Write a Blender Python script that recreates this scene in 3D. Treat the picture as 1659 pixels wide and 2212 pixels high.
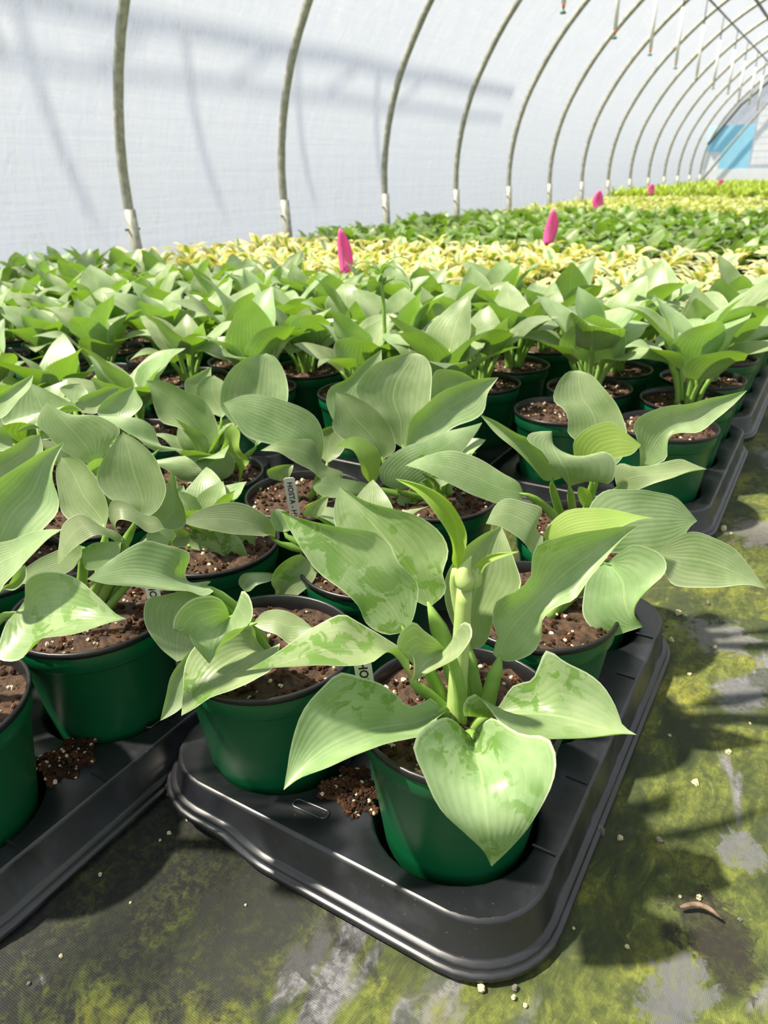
import bpy, bmesh, math, random
from mathutils import Vector, Matrix, noise

random.seed(7)
scn = bpy.context.scene
for o in list(bpy.data.objects):
    bpy.data.objects.remove(o)
COL = scn.collection
PI = math.pi

# ------------------------------------------------------------------ camera
W_PX, H_PX, F_PX = 1659.0, 2212.0, 1560.0
CAM_H = 0.556
# world axes (X across the house, Y along it, Z up) seen in camera axes (right, down, forward)
AX = ((0.85737047, 0.20404129, -0.47252834),
      (0.51438107, -0.37197899, 0.77268606),
      (-0.01811076, -0.90553784, -0.42387878))
cam_d = bpy.data.cameras.new('camera')
cam = bpy.data.objects.new('camera', cam_d)
COL.objects.link(cam)
cam_d.sensor_fit = 'VERTICAL'
cam_d.sensor_height = 36.0
cam_d.sensor_width = 27.0
cam_d.lens = 36.0 * F_PX / H_PX
cam_d.clip_start = 0.02
cam_d.clip_end = 200
mw = Matrix.Identity(4)
for i in range(3):
    mw[i][0] = AX[i][0]
    mw[i][1] = -AX[i][1]
    mw[i][2] = -AX[i][2]
mw[2][3] = CAM_H
cam.matrix_world = mw
cam_d.dof.use_dof = True
cam_d.dof.focus_distance = 0.64
cam_d.dof.aperture_fstop = 9.5
scn.camera = cam

# ------------------------------------------------------------------ light
world = bpy.data.worlds.new('hazy_sky')
scn.world = world
world.use_nodes = True
bg = world.node_tree.nodes['Background']
bg.inputs[0].default_value = (0.86, 0.92, 1.0, 1)
bg.inputs[1].default_value = 0.80
sun_d = bpy.data.lights.new('sun', 'SUN')
sun_d.energy = 15.0
sun_d.angle = math.radians(2.2)
sun_d.color = (1.0, 0.91, 0.74)
sun = bpy.data.objects.new('sun', sun_d)
COL.objects.link(sun)
sun_dir = Vector((0.50, 0.38, -1.0))
sun.rotation_euler = sun_dir.to_track_quat('-Z', 'Y').to_euler()
sun.location = (-3, 3, 8)
scn.view_settings.view_transform = 'Standard'
scn.view_settings.look = 'None'
scn.view_settings.gamma = 1.0
scn.view_settings.use_curve_mapping = False
scn.view_settings.exposure = 0.12


# ------------------------------------------------------------------ helpers
def lin(r, g, b):
    f = lambda c: ((c / 255.0 + 0.055) / 1.055) ** 2.4 if c > 10 else c / 255.0 / 12.92
    return (f(r), f(g), f(b), 1.0)


class NT:
    """tiny node-tree builder"""
    def __init__(self, name):
        self.m = bpy.data.materials.new(name)
        self.m.use_nodes = True
        self.t = self.m.node_tree
        self.t.nodes.clear()
        self.out = self.t.nodes.new('ShaderNodeOutputMaterial')

    def n(self, typ, props=None, **ins):
        nd = self.t.nodes.new(typ)
        for k, v in (props or {}).items():
            setattr(nd, k, v)
        for k, v in ins.items():
            key = int(k[1:]) if k[0] == 'i' and k[1:].isdigit() else k.replace('_', ' ')
            self.set(nd.inputs[key], v)
        return nd

    def set(self, sock, v):
        if hasattr(v, 'is_output') or isinstance(v, bpy.types.NodeSocket):
            self.t.links.new(v, sock)
        else:
            sock.default_value = v

    def math(self, op, a, b=0.0, c=0.0, clamp=False):
        nd = self.n('ShaderNodeMath', {'operation': op, 'use_clamp': clamp}, i0=a, i1=b, i2=c)
        return nd.outputs[0]

    def mix(self, fac, a, b):
        nd = self.n('ShaderNodeMix', {'data_type': 'RGBA'})
        self.set(nd.inputs[0], fac)
        self.set(nd.inputs[6], a)
        self.set(nd.inputs[7], b)
        return nd.outputs[2]

    def ramp(self, fac, lo, hi):
        nd = self.n('ShaderNodeMapRange', {'interpolation_type': 'SMOOTHSTEP'}, i0=fac, i1=lo, i2=hi, i3=0.0, i4=1.0)
        return nd.outputs[0]

    def noise(self, vec, scale, detail=3.0, rough=0.55, dist=0.0):
        nd = self.n('ShaderNodeTexNoise', {'noise_dimensions': '3D'}, Vector=vec, Scale=scale, Detail=detail,
                    Roughness=rough, Distortion=dist)
        return nd.outputs[0]

    def coord(self, which='Object'):
        return self.n('ShaderNodeTexCoord').outputs[which]

    def finish(self, shader):
        self.t.links.new(shader, self.out.inputs[0])
        return self.m


def simple_mat(name, col, rough=0.5, metal=0.0, spec=0.5, col2=None, scale=20.0, bump=0.0, bscale=80.0):
    b = NT(name)
    co = b.coord()
    c = col
    if col2:
        c = b.mix(b.ramp(b.noise(co, scale), 0.35, 0.65), col, col2)
    p = b.n('ShaderNodeBsdfPrincipled', None, Base_Color=c, Roughness=rough, Metallic=metal)
    p.inputs['Specular IOR Level'].default_value = spec
    if bump:
        bn = b.n('ShaderNodeBump', None, Strength=bump, Distance=0.002, Height=b.noise(co, bscale))
        b.t.links.new(bn.outputs[0], p.inputs['Normal'])
    return b.finish(p.outputs[0])


def leaf_mat(name, top, top2, trans, wet=0.0, edge=None, edge_w=0.0, tfac=0.32, rough=0.38, veins=13.0, pale=None, bloom=0.0):
    """hosta blade: waxy bloom, converging veins, thin pale rim; optional cream margin, optional wet areas"""
    b = NT(name)
    uv = b.coord('UV')
    ob = b.coord('Object')
    rnd = b.n('ShaderNodeObjectInfo').outputs['Random']
    off = b.n('ShaderNodeVectorMath', {'operation': 'ADD'}, i0=ob,
              i1=b.n('ShaderNodeCombineXYZ', None, X=b.math('MULTIPLY', rnd, 37.0), Y=b.math('MULTIPLY', rnd, 11.0)).outputs[0]).outputs[0]
    sep = b.n('ShaderNodeSeparateXYZ', None, i0=uv)
    u, v = sep.outputs[0], sep.outputs[1]
    au = b.math('ABSOLUTE', b.math('MULTIPLY_ADD', u, 2.0, -1.0))
    n1 = b.noise(off, 28.0, 4.0)
    col = b.mix(b.ramp(n1, 0.3, 0.7), top, top2)
    # brightness differs a little from leaf to leaf
    hsv = b.n('ShaderNodeHueSaturation', None, Color=col)
    b.set(hsv.inputs['Value'], b.math('MULTIPLY_ADD', rnd, 0.28, 0.86))
    b.set(hsv.inputs['Hue'], b.math('MULTIPLY_ADD', rnd, 0.03, 0.485))
    col = hsv.outputs[0]
    # veins
    pp = b.math('PINGPONG', b.math('MULTIPLY', b.math('SUBTRACT', u, 0.5), veins), 0.5)
    vein = b.math('SUBTRACT', 1.0, b.ramp(pp, 0.0, 0.07))
    mid = b.math('SUBTRACT', 1.0, b.ramp(au, 0.0, 0.05))
    col = b.mix(b.math('MULTIPLY', vein, 0.14), col, pale or lin(190, 214, 150))
    col = b.mix(b.math('MULTIPLY', mid, 0.35), col, pale or lin(190, 214, 150))
    tcol = b.mix(b.math('MULTIPLY', vein, 0.5), trans, lin(215, 240, 130))
    rgh = rough
    if wet:
        wn = b.noise(off, 58.0, 5.0, 0.62, 0.6)
        big = b.noise(off, 11.0, 2.0)
        wm = b.math('MULTIPLY', b.ramp(wn, 0.50, 0.55), b.ramp(big, 0.46, 0.60))
        wm = b.math('MULTIPLY', wm, wet)
        col = b.mix(wm, col, lin(88, 132, 36))
        rgh = b.math('MULTIPLY_ADD', wm, -0.26, rough)
    if edge:
        en = b.noise(off, 45.0, 3.0)
        vv = b.ramp(v, 0.0, 0.25)
        em = b.ramp(b.math('ADD', au, b.math('MULTIPLY_ADD', en, 0.5, -0.25)), edge_w - 0.07, edge_w + 0.07)
        em = b.math('MULTIPLY', em, b.math('MULTIPLY_ADD', vv, 0.6, 0.4))
        col = b.mix(em, col, edge)
        tcol = b.mix(em, tcol, lin(250, 236, 120))
    rim = b.ramp(au, 0.955, 0.995)
    col = b.mix(b.math('MULTIPLY', rim, 0.75), col, lin(226, 236, 200))
    p = b.n('ShaderNodeBsdfPrincipled', None, Base_Color=col, Roughness=rgh)
    p.inputs['Specular IOR Level'].default_value = 0.5
    if bloom:
        p.inputs['Sheen Weight'].default_value = bloom
        p.inputs['Sheen Roughness'].default_value = 0.45
        p.inputs['Sheen Tint'].default_value = (0.9, 1.0, 0.92, 1)
    hgt = b.math('ADD', b.math('MULTIPLY', b.ramp(pp, 0.0, 0.5), 0.7), b.math('MULTIPLY', b.noise(off, 260.0, 2.0), 0.25))
    bn = b.n('ShaderNodeBump', None, Strength=0.11, Distance=0.0016, Height=hgt)
    b.t.links.new(bn.outputs[0], p.inputs['Normal'])
    tr = b.n('ShaderNodeBsdfTranslucent', None, Color=tcol)
    mx = b.n('ShaderNodeMixShader', None, Fac=tfac)
    b.t.links.new(p.outputs[0], mx.inputs[1])
    b.t.links.new(tr.outputs[0], mx.inputs[2])
    return b.finish(mx.outputs[0])


def new_obj(name, mesh, mat=None, parent=None):
    o = bpy.data.objects.new(name, mesh)
    COL.objects.link(o)
    if mat is not None and mesh is not None and not mesh.materials:
        mesh.materials.append(mat)
    if parent is not None:
        o.parent = parent
    return o


def empty(name, loc=(0, 0, 0), rz=0.0):
    o = bpy.data.objects.new(name, None)
    o.empty_display_size = 0.05
    COL.objects.link(o)
    o.location = loc
    o.rotation_euler = (0, 0, rz)
    return o


def tag(o, label=None, cat=None, group=None, kind=None):
    if label: o['label'] = label
    if cat: o['category'] = cat
    if group: o['group'] = group
    if kind: o['kind'] = kind
    return o


def mesh_py(name, verts, faces, smooth=True, uvs=None):
    me = bpy.data.meshes.new(name)
    me.from_pydata([tuple(v) for v in verts], [], faces)
    if uvs:
        lay = me.uv_layers.new(name='UVMap')
        for lp in me.loops:
            lay.data[lp.index].uv = uvs[lp.vertex_index]
    if smooth:
        me.polygons.foreach_set('use_smooth', [True] * len(me.polygons))
    me.update()
    return me


def grid_faces(nu, nv, base=0, closed=False):
    fs = []
    for i in range(nv - 1):
        for j in range(nu if closed else nu - 1):
            a = base + i * nu + j
            b_ = base + i * nu + (j + 1) % nu
            fs.append((a, b_, b_ + nu, a + nu))
    return fs


def tube_data(pts, rads, nseg=8, verts=None, faces=None, flat=1.0):
    """tube through pts with per-point radius, appended to verts / faces"""
    verts = [] if verts is None else verts
    faces = [] if faces is None else faces
    base = len(verts)
    n = len(pts)
    pts = [Vector(p) for p in pts]
    ref = None
    for i in range(n):
        d = (pts[min(i + 1, n - 1)] - pts[max(i - 1, 0)])
        if d.length < 1e-9: d = Vector((0, 0, 1))
        d.normalize()
        if ref is None:
            ref = d.orthogonal().normalized()
        ref = (ref - d * ref.dot(d))
        if ref.length < 1e-6: ref = d.orthogonal()
        ref.normalize()
        bi = d.cross(ref)
        for k in range(nseg):
            a = 2 * PI * k / nseg
            verts.append(pts[i] + ref * (rads[i] * math.cos(a)) + bi * (rads[i] * flat * math.sin(a)))
    faces += grid_faces(nseg, n, base, True)
    faces.append(tuple(base + k for k in range(nseg))[::-1])
    faces.append(tuple(base + (n - 1) * nseg + k for k in range(nseg)))
    return verts, faces


def tube_mesh(name, pts, rads, nseg=8, flat=1.0):
    if not isinstance(rads, (list, tuple)): rads = [rads] * len(pts)
    v, f = tube_data(pts, rads, nseg, flat=flat)
    return mesh_py(name, v, f)


def lathe(name, prof, nseg=40, smooth=True):
    verts, faces = [], []
    for r, z in prof:
        for k in range(nseg):
            a = 2 * PI * k / nseg
            verts.append((r * math.cos(a), r * math.sin(a), z))
    faces += grid_faces(nseg, len(prof), 0, True)
    return mesh_py(name, verts, faces, smooth)


def box_data(c, s, verts, faces, rot=None):
    b0 = len(verts)
    for dx in (-.5, .5):
        for dy in (-.5, .5):
            for dz in (-.5, .5):
                p = Vector((dx * s[0], dy * s[1], dz * s[2]))
                if rot: p = rot @ p
                verts.append(p + Vector(c))
    for f in ((0, 1, 3, 2), (4, 6, 7, 5), (0, 4, 5, 1), (2, 3, 7, 6), (0, 2, 6, 4), (1, 5, 7, 3)):
        faces.append(tuple(b0 + i for i in f))


def box_mesh(name, c, s, rot=None):
    v, f = [], []
    box_data(c, s, v, f, rot)
    return mesh_py(name, v, f, False)


def catmull(pts, n):
    """n points at equal arc length on a smooth curve through pts"""
    P = [Vector(p) for p in pts]
    if len(P) == 2:
        return [P[0].lerp(P[1], i / (n - 1)) for i in range(n)]
    E = [P[0] * 2 - P[1]] + P + [P[-1] * 2 - P[-2]]
    dense = []
    K = 14
    for i in range(1, len(E) - 2):
        p0, p1, p2, p3 = E[i - 1], E[i], E[i + 1], E[i + 2]
        t0 = 0.0
        t1 = t0 + max((p1 - p0).length, 1e-6) ** 0.5
        t2 = t1 + max((p2 - p1).length, 1e-6) ** 0.5
        t3 = t2 + max((p3 - p2).length, 1e-6) ** 0.5
        for k in range(K):
            t = t1 + (t2 - t1) * k / K
            a1 = p0 * ((t1 - t) / (t1 - t0)) + p1 * ((t - t0) / (t1 - t0))
            a2 = p1 * ((t2 - t) / (t2 - t1)) + p2 * ((t - t1) / (t2 - t1))
            a3 = p2 * ((t3 - t) / (t3 - t2)) + p3 * ((t - t2) / (t3 - t2))
            b1 = a1 * ((t2 - t) / (t2 - t0)) + a2 * ((t - t0) / (t2 - t0))
            b2 = a2 * ((t3 - t) / (t3 - t1)) + a3 * ((t - t1) / (t3 - t1))
            dense.append(b1 * ((t2 - t) / (t2 - t1)) + b2 * ((t - t1) / (t2 - t1)))
    dense.append(P[-1])
    L = [0.0]
    for i in range(1, len(dense)):
        L.append(L[-1] + (dense[i] - dense[i - 1]).length)
    out, j = [], 0
    for i in range(n):
        s = L[-1] * i / (n - 1)
        while j < len(L) - 2 and L[j + 1] < s: j += 1
        w = (s - L[j]) / max(L[j + 1] - L[j], 1e-9)
        out.append(dense[j].lerp(dense[j + 1], min(max(w, 0), 1)))
    return out


# ------------------------------------------------------------------ materials
M = {}
M['leaf'] = leaf_mat('hosta_leaf', lin(162, 180, 136), lin(130, 154, 106), lin(126, 172, 30))
M['leaf_wet'] = leaf_mat('hosta_leaf_with_water_marks', lin(162, 182, 134), lin(130, 156, 104), lin(126, 174, 30), wet=0.7, rough=0.36)
M['leaf_young'] = leaf_mat('young_hosta_leaf', lin(162, 188, 100), lin(146, 178, 88), lin(160, 200, 36), tfac=0.42, veins=9.0)
M['leaf_var'] = leaf_mat('cream_edged_hosta_leaf', lin(132, 164, 118), lin(106, 142, 92), lin(140, 180, 30),
                         edge=lin(236, 226, 166), edge_w=0.37, tfac=0.30)
M['leaf_deep'] = leaf_mat('deep_green_hosta_leaf', lin(138, 160, 100), lin(104, 132, 72), lin(120, 165, 25))
M['leaf_pale'] = leaf_mat('pale_edged_small_leaf', lin(160, 182, 110), lin(140, 166, 96), lin(160, 190, 40),
                          edge=lin(222, 220, 150), edge_w=0.55)
M['leaf_lime'] = leaf_mat('lime_green_leaf', lin(176, 194, 84), lin(150, 178, 66), lin(180, 205, 30))


def stalk_mat(name, c1, c2):
    b = NT(name)
    co = b.coord()
    col = b.mix(b.ramp(b.noise(co, 40.0), 0.35, 0.7), c1, c2)
    p = b.n('ShaderNodeBsdfPrincipled', None, Base_Color=col, Roughness=0.4)
    p.inputs['Subsurface Weight'].default_value = 0.0
    tr = b.n('ShaderNodeBsdfTranslucent', None, Color=lin(170, 205, 70))
    mx = b.n('ShaderNodeMixShader', None, Fac=0.22)
    b.t.links.new(p.outputs[0], mx.inputs[1])
    b.t.links.new(tr.outputs[0], mx.inputs[2])
    return b.finish(mx.outputs[0])


M['stalk'] = stalk_mat('hosta_stalk', lin(150, 186, 96), lin(122, 164, 66))
M['stalk_pale'] = stalk_mat('pale_hosta_stalk', lin(176, 200, 120), lin(196, 212, 140))
M['pot'] = simple_mat('green_plastic_pot', lin(8, 84, 48), 0.34, 0, 0.5, lin(11, 92, 53), 9.0, 0.05, 120.0)
M['rim'] = simple_mat('black_plastic', lin(26, 26, 28), 0.36, 0, 0.5)
M['pink'] = None


def soil_material():
    b = NT('potting_soil')
    co = b.coord()
    n1 = b.noise(co, 90.0, 5.0, 0.7)
    col = b.mix(b.ramp(n1, 0.35, 0.65), lin(36, 26, 19), lin(86, 62, 44))
    vo = b.n('ShaderNodeTexVoronoi', {'feature': 'F1'}, Vector=co, Scale=130.0)
    spot = b.math('SUBTRACT', 1.0, b.ramp(vo.outputs['Distance'], 0.10, 0.22))
    pick = b.ramp(b.n('ShaderNodeSeparateColor', None, i0=vo.outputs['Color']).outputs[0], 0.72, 0.76)
    col = b.mix(b.math('MULTIPLY', spot, pick), col, lin(150, 132, 102))
    p = b.n('ShaderNodeBsdfPrincipled', None, Base_Color=col, Roughness=0.9)
    bn = b.n('ShaderNodeBump', None, Strength=0.9, Distance=0.004, Height=n1)
    b.t.links.new(bn.outputs[0], p.inputs['Normal'])
    return b.finish(p.outputs[0])


M['soil'] = soil_material()
M['bark'] = simple_mat('bark_crumb', lin(88, 58, 38), 0.9, 0, 0.2, lin(44, 30, 21), 60.0)
M['perlite'] = simple_mat('perlite', lin(214, 204, 182), 0.8, 0, 0.3, lin(182, 168, 140), 60.0)


def tray_material():
    b = NT('black_tray_plastic')
    co = b.coord()
    n1 = b.noise(co, 18.0, 4.0)
    col = b.mix(b.ramp(n1, 0.45, 0.75), lin(22, 23, 28), lin(46, 47, 54))
    dirt = b.ramp(b.noise(co, 240.0, 2.0), 0.70, 0.74)
    col = b.mix(b.math('MULTIPLY', dirt, 0.5), col, lin(96, 76, 54))
    p = b.n('ShaderNodeBsdfPrincipled', None, Base_Color=col, Roughness=b.math('MULTIPLY_ADD', n1, 0.2, 0.26))
    p.inputs['Specular IOR Level'].default_value = 0.85
    return b.finish(p.outputs[0])


M['tray'] = tray_material()


def ground_material():
    b = NT('mossy_ground_cloth')
    co = b.coord()
    st = b.n('ShaderNodeMapping', None, Vector=co, Scale=(1.0, 0.55, 1.0), Rotation=(0, 0, 0.5)).outputs[0]
    big = b.noise(co, 5.2, 4.0, 0.6, 0.4)
    med = b.noise(st, 17.0, 5.0, 0.62, 0.8)
    fine = b.noise(co, 160.0, 4.0, 0.7)
    fib = b.noise(b.n('ShaderNodeMapping', None, Vector=co, Scale=(1.0, 0.45, 1.0), Rotation=(0, 0, -0.5)).outputs[0], 62.0, 6.0, 0.72, 1.2)
    moss = b.mix(b.ramp(med, 0.32, 0.62), lin(40, 52, 22), lin(104, 112, 46))
    moss = b.mix(b.ramp(b.noise(co, 9.0, 3.0), 0.5, 0.7), moss, lin(124, 126, 44))
    moss = b.mix(b.math('MULTIPLY', b.ramp(fine, 0.4, 0.7), 0.6), moss, lin(48, 60, 22))
    moss = b.mix(b.math('MULTIPLY', b.ramp(fib, 0.42, 0.62), 0.55), moss, lin(34, 44, 18))
    moss = b.mix(b.math('MULTIPLY', b.ramp(fib, 0.40, 0.30), 0.4), moss, lin(160, 164, 84))
    cloth = b.mix(b.ramp(fine, 0.35, 0.65), lin(84, 84, 88), lin(124, 123, 126))
    bald = b.ramp(b.noise(st, 8.5, 4.0, 0.6, 0.5), 0.575, 0.635)
    col = b.mix(bald, moss, cloth)
    # damp peat washed out along the trays: dark stains with their own outline
    sepx = b.n('ShaderNodeSeparateXYZ', None, i0=co)
    damp = b.ramp(b.noise(co, 10.0, 4.0, 0.55, 0.5), 0.535, 0.575)
    col = b.mix(b.math('MULTIPLY', damp, 0.62), col, lin(44, 54, 32))
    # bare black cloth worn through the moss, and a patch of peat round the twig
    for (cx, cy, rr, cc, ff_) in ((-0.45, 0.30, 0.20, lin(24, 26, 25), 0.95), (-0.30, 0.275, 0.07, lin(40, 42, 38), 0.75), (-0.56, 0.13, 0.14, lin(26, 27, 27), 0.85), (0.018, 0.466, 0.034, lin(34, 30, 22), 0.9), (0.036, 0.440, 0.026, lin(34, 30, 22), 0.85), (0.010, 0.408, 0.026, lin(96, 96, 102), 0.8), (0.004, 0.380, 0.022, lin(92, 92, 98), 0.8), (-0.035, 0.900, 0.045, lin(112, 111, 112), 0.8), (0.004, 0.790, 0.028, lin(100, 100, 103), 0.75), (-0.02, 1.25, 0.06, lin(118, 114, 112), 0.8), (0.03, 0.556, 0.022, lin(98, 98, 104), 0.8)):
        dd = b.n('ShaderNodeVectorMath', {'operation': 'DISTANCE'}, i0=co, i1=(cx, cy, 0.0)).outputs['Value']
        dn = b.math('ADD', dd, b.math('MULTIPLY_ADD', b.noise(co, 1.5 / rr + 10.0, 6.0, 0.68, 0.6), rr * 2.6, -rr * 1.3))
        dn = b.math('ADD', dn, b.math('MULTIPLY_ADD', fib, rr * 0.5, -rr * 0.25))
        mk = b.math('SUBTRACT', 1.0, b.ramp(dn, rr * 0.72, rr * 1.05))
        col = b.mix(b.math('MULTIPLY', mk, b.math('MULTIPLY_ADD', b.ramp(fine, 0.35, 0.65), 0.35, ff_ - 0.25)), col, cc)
    wx = b.n('ShaderNodeTexWave', {'bands_direction': 'X'}, Vector=co, Scale=260.0).outputs[1]
    wy = b.n('ShaderNodeTexWave', {'bands_direction': 'Y'}, Vector=co, Scale=200.0).outputs[1]
    p = b.n('ShaderNodeBsdfPrincipled', None, Base_Color=col, Roughness=0.8)
    h = b.math('ADD', b.math('MULTIPLY', b.math('ADD', wx, wy), 0.12), b.math('ADD', b.math('MULTIPLY', fine, 0.5), b.math('MULTIPLY', med, 1.2)))
    bn = b.n('ShaderNodeBump', None, Strength=0.55, Distance=0.003, Height=h)
    b.t.links.new(bn.outputs[0], p.inputs['Normal'])
    return b.finish(p.outputs[0])


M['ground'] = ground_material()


def film_material():
    b = NT('greenhouse_film')
    co = b.coord()
    st = b.n('ShaderNodeMapping', None, Vector=co, Scale=(1.0, 2.2, 0.55)).outputs[0]
    wr = b.noise(st, 6.0, 5.0, 0.62, 0.6)
    st2 = b.n('ShaderNodeMapping', None, Vector=co, Scale=(1.0, 0.25, 7.0)).outputs[0]
    ln = b.noise(st2, 4.0, 4.0, 0.6, 0.3)
    h = b.math('ADD', b.math('MULTIPLY', wr, 1.0), b.math('MULTIPLY', ln, 0.35))
    bn = b.n('ShaderNodeBump', None, Strength=0.55, Distance=0.03, Height=h).outputs[0]
    tr = b.n('ShaderNodeBsdfTransparent', None, Color=(0.95, 0.96, 0.97, 1))
    tl = b.n('ShaderNodeBsdfTranslucent', None, Color=(0.33, 0.345, 0.37, 1), Normal=bn)
    df = b.n('ShaderNodeBsdfPrincipled', None, Base_Color=(0.60, 0.62, 0.66, 1), Roughness=0.3, Normal=bn)
    m1 = b.n('ShaderNodeMixShader', None, Fac=0.35)
    b.t.links.new(tl.outputs[0], m1.inputs[1])
    b.t.links.new(df.outputs[0], m1.inputs[2])
    m2 = b.n('ShaderNodeMixShader', None)
    b.set(m2.inputs[0], b.math('ADD', b.math('MULTIPLY_ADD', b.ramp(h, 0.5, 0.95), 0.14, 0.30), b.math('MULTIPLY', b.ramp(b.math('ABSOLUTE', b.math('SUBTRACT', b.noise(st, 5.0, 4.0, 0.6, 1.2), 0.5)), 0.035, 0.0), 0.14)))
    b.t.links.new(tr.outputs[0], m2.inputs[1])
    b.t.links.new(m1.outputs[0], m2.inputs[2])
    return b.finish(m2.outputs[0])


M['film'] = film_material()
M['steel'] = simple_mat('galvanised_steel', lin(166, 166, 154), 0.5, 0.25, 0.5, lin(136, 138, 126), 30.0)
M['darksteel'] = simple_mat('dark_steel', lin(92, 94, 92), 0.5, 0.4)
M['white_pvc'] = simple_mat('white_plastic_tube', lin(236, 234, 226), 0.4)
M['orange'] = simple_mat('orange_nozzle', lin(196, 104, 56), 0.5)
M['nozzle_green'] = simple_mat('green_nozzle', lin(54, 108, 74), 0.5)
M['wire'] = simple_mat('grey_wire', lin(80, 82, 76), 0.5, 0.3)
M['tagwhite'] = simple_mat('white_plastic_tag', lin(236, 234, 226), 0.4)
M['ink'] = simple_mat('black_ink', lin(24, 24, 26), 0.6)
M['stone'] = simple_mat('grey_stone', lin(128, 124, 116), 0.8, 0, 0.3, lin(98, 94, 86), 70.0, 0.4, 160.0)
M['gravel'] = simple_mat('pale_grit', lin(206, 198, 170), 0.8, 0, 0.3, lin(178, 172, 120), 60.0)
def sheet_mat(name, c):
    b = NT(name)
    d = b.n('ShaderNodeBsdfDiffuse', None, Color=c)
    t = b.n('ShaderNodeBsdfTranslucent', None, Color=c)
    tr = b.n('ShaderNodeBsdfTransparent', None, Color=c)
    m = b.n('ShaderNodeMixShader', None, Fac=0.5)
    b.t.links.new(d.outputs[0], m.inputs[1])
    b.t.links.new(t.outputs[0], m.inputs[2])
    m2 = b.n('ShaderNodeMixShader', None, Fac=0.35)
    b.t.links.new(m.outputs[0], m2.inputs[1])
    b.t.links.new(tr.outputs[0], m2.inputs[2])
    return b.finish(m2.outputs[0])


M['bluepanel'] = sheet_mat('sky_blue_sheet', lin(196, 238, 255))
M['whitepanel'] = sheet_mat('white_sheet', lin(246, 248, 252))
M['lavpanel'] = sheet_mat('grey_blue_sheet', lin(216, 228, 248))


def pink_material():
    b = NT('pink_flagging_tape')
    p = b.n('ShaderNodeBsdfPrincipled', None, Base_Color=lin(255, 118, 195), Roughness=0.45)
    t = b.n('ShaderNodeBsdfTranslucent', None, Color=lin(255, 125, 200))
    m = b.n('ShaderNodeMixShader', None, Fac=0.4)
    b.t.links.new(p.outputs[0], m.inputs[1])
    b.t.links.new(t.outputs[0], m.inputs[2])
    return b.finish(m.outputs[0])


M['pink'] = pink_material()

# ------------------------------------------------------------------ the setting
# floor: black ground cloth with soft undulation near the trays
fv, ff = [], []
NX, NY = 70, 110
xs = [-4.4 + 8.4 * (i / (NX - 1)) for i in range(NX)]
ys = [-3.0 + 24.0 * (j / (NY - 1)) ** 1.6 for j in range(NY)]
for y in ys:
    for x in xs:
        z = 0.004 * noise.noise(Vector((x * 2.1, y * 2.1, 0))) - 0.004
        fv.append((x, y, z))
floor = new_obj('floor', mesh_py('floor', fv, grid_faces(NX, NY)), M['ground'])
tag(floor, 'moss-grown black ground cloth on the greenhouse floor', None, None, 'structure')

PROFILE = [(-3.02, 0.0), (-3.05, 0.30), (-3.055, 0.62), (-3.01, 0.90), (-2.93, 1.15), (-2.80, 1.40), (-2.62, 1.67),
           (-2.36, 1.96), (-2.05, 2.24), (-1.70, 2.48), (-1.25, 2.70), (-0.70, 2.86), (0.0, 2.92)]
half = catmull([(x, 0, z) for x, z in PROFILE], 34)
RIB_Y0, RIB_S, N_RIB = 2.65, 1.225, 14
Y_END = RIB_Y0 + RIB_S * (N_RIB - 1)
Y_FRONT = RIB_Y0 - RIB_S * 4


def film(name, side, label):
    v, f, n = [], [], len(half)
    nyy = 61
    for j in range(nyy):
        y = Y_FRONT + (Y_END + 0.02 - Y_FRONT) * j / (nyy - 1)
        ph = ((y - RIB_Y0) / RIB_S) % 1.0
        sag = 0.012 * math.sin(PI * ph)
        for i, p in enumerate(half):
            tn = half[min(i + 1, n - 1)] - half[max(i - 1, 0)]
            nr = Vector((-tn.z, 0, tn.x)).normalized()
            q = p + nr * (0.028 + sag + 0.008 * noise.noise(Vector((y * 1.7, p.z * 2.1, p.x))))
            v.append((side * -q.x if side > 0 else q.x, y, q.z))
    o = new_obj(name, mesh_py(name, v, grid_faces(n, nyy)), M['film'])
    return tag(o, label, None, None, 'structure')


film('wall_left', -1, 'milky plastic film over the hoops')
film('wall_right', 1, 'milky plastic film on the aisle side')

# hoops
rib_full = [Vector(p) for p in half] + [Vector((-p.x, 0, p.z)) for p in reversed(half[:-1])]
rib_me = tube_mesh('hoop_tube', rib_full, 0.024, 10)
sleeve_me = tube_mesh('ground_sleeve', [(-3.018, 0, -0.02), (-3.04, 0, 0.2), (-3.05, 0, 0.42)], 0.0275, 10)
bolt_me = tube_mesh('bolt', [(-3.05, -0.045, 0.33), (-3.05, 0.045, 0.33)], 0.006, 6)
for i in range(-3, N_RIB):
    r = empty('greenhouse_hoop', (0, RIB_Y0 + RIB_S * i, 0))
    tag(r, 'grey galvanised steel hoop tube arching up under the plastic film', 'hoop', 'steel hoops of the tunnel')
    new_obj('hoop_tube', rib_me, M['steel'], r)
    new_obj('ground_sleeve', sleeve_me, M['steel'], r)
    new_obj('bolt', bolt_me, M['darksteel'], r)

# purlins along the tunnel
pu = new_obj('purlin', tube_mesh('purlin', [(-1.62, Y_FRONT, 2.485), (-1.62, Y_END, 2.485)], 0.019, 8), M['darksteel'])
tag(pu, 'dark steel purlin running lengthwise under the hoops', 'purlin')

# end wall
ew = empty('end_wall', (0, Y_END + 0.05, 0))
ew.name = 'wall_back'
tag(ew, 'far end wall of the tunnel with pale sheets', None, None, 'structure')


def arch_sheet(name, x0, x1, z0, z1, mat, dy=0.0, parent=ew, th=0.012):
    me = box_mesh(name, ((x0 + x1) / 2, dy, (z0 + z1) / 2), (x1 - x0, th, z1 - z0))
    return new_obj(name, me, mat, parent)


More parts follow.
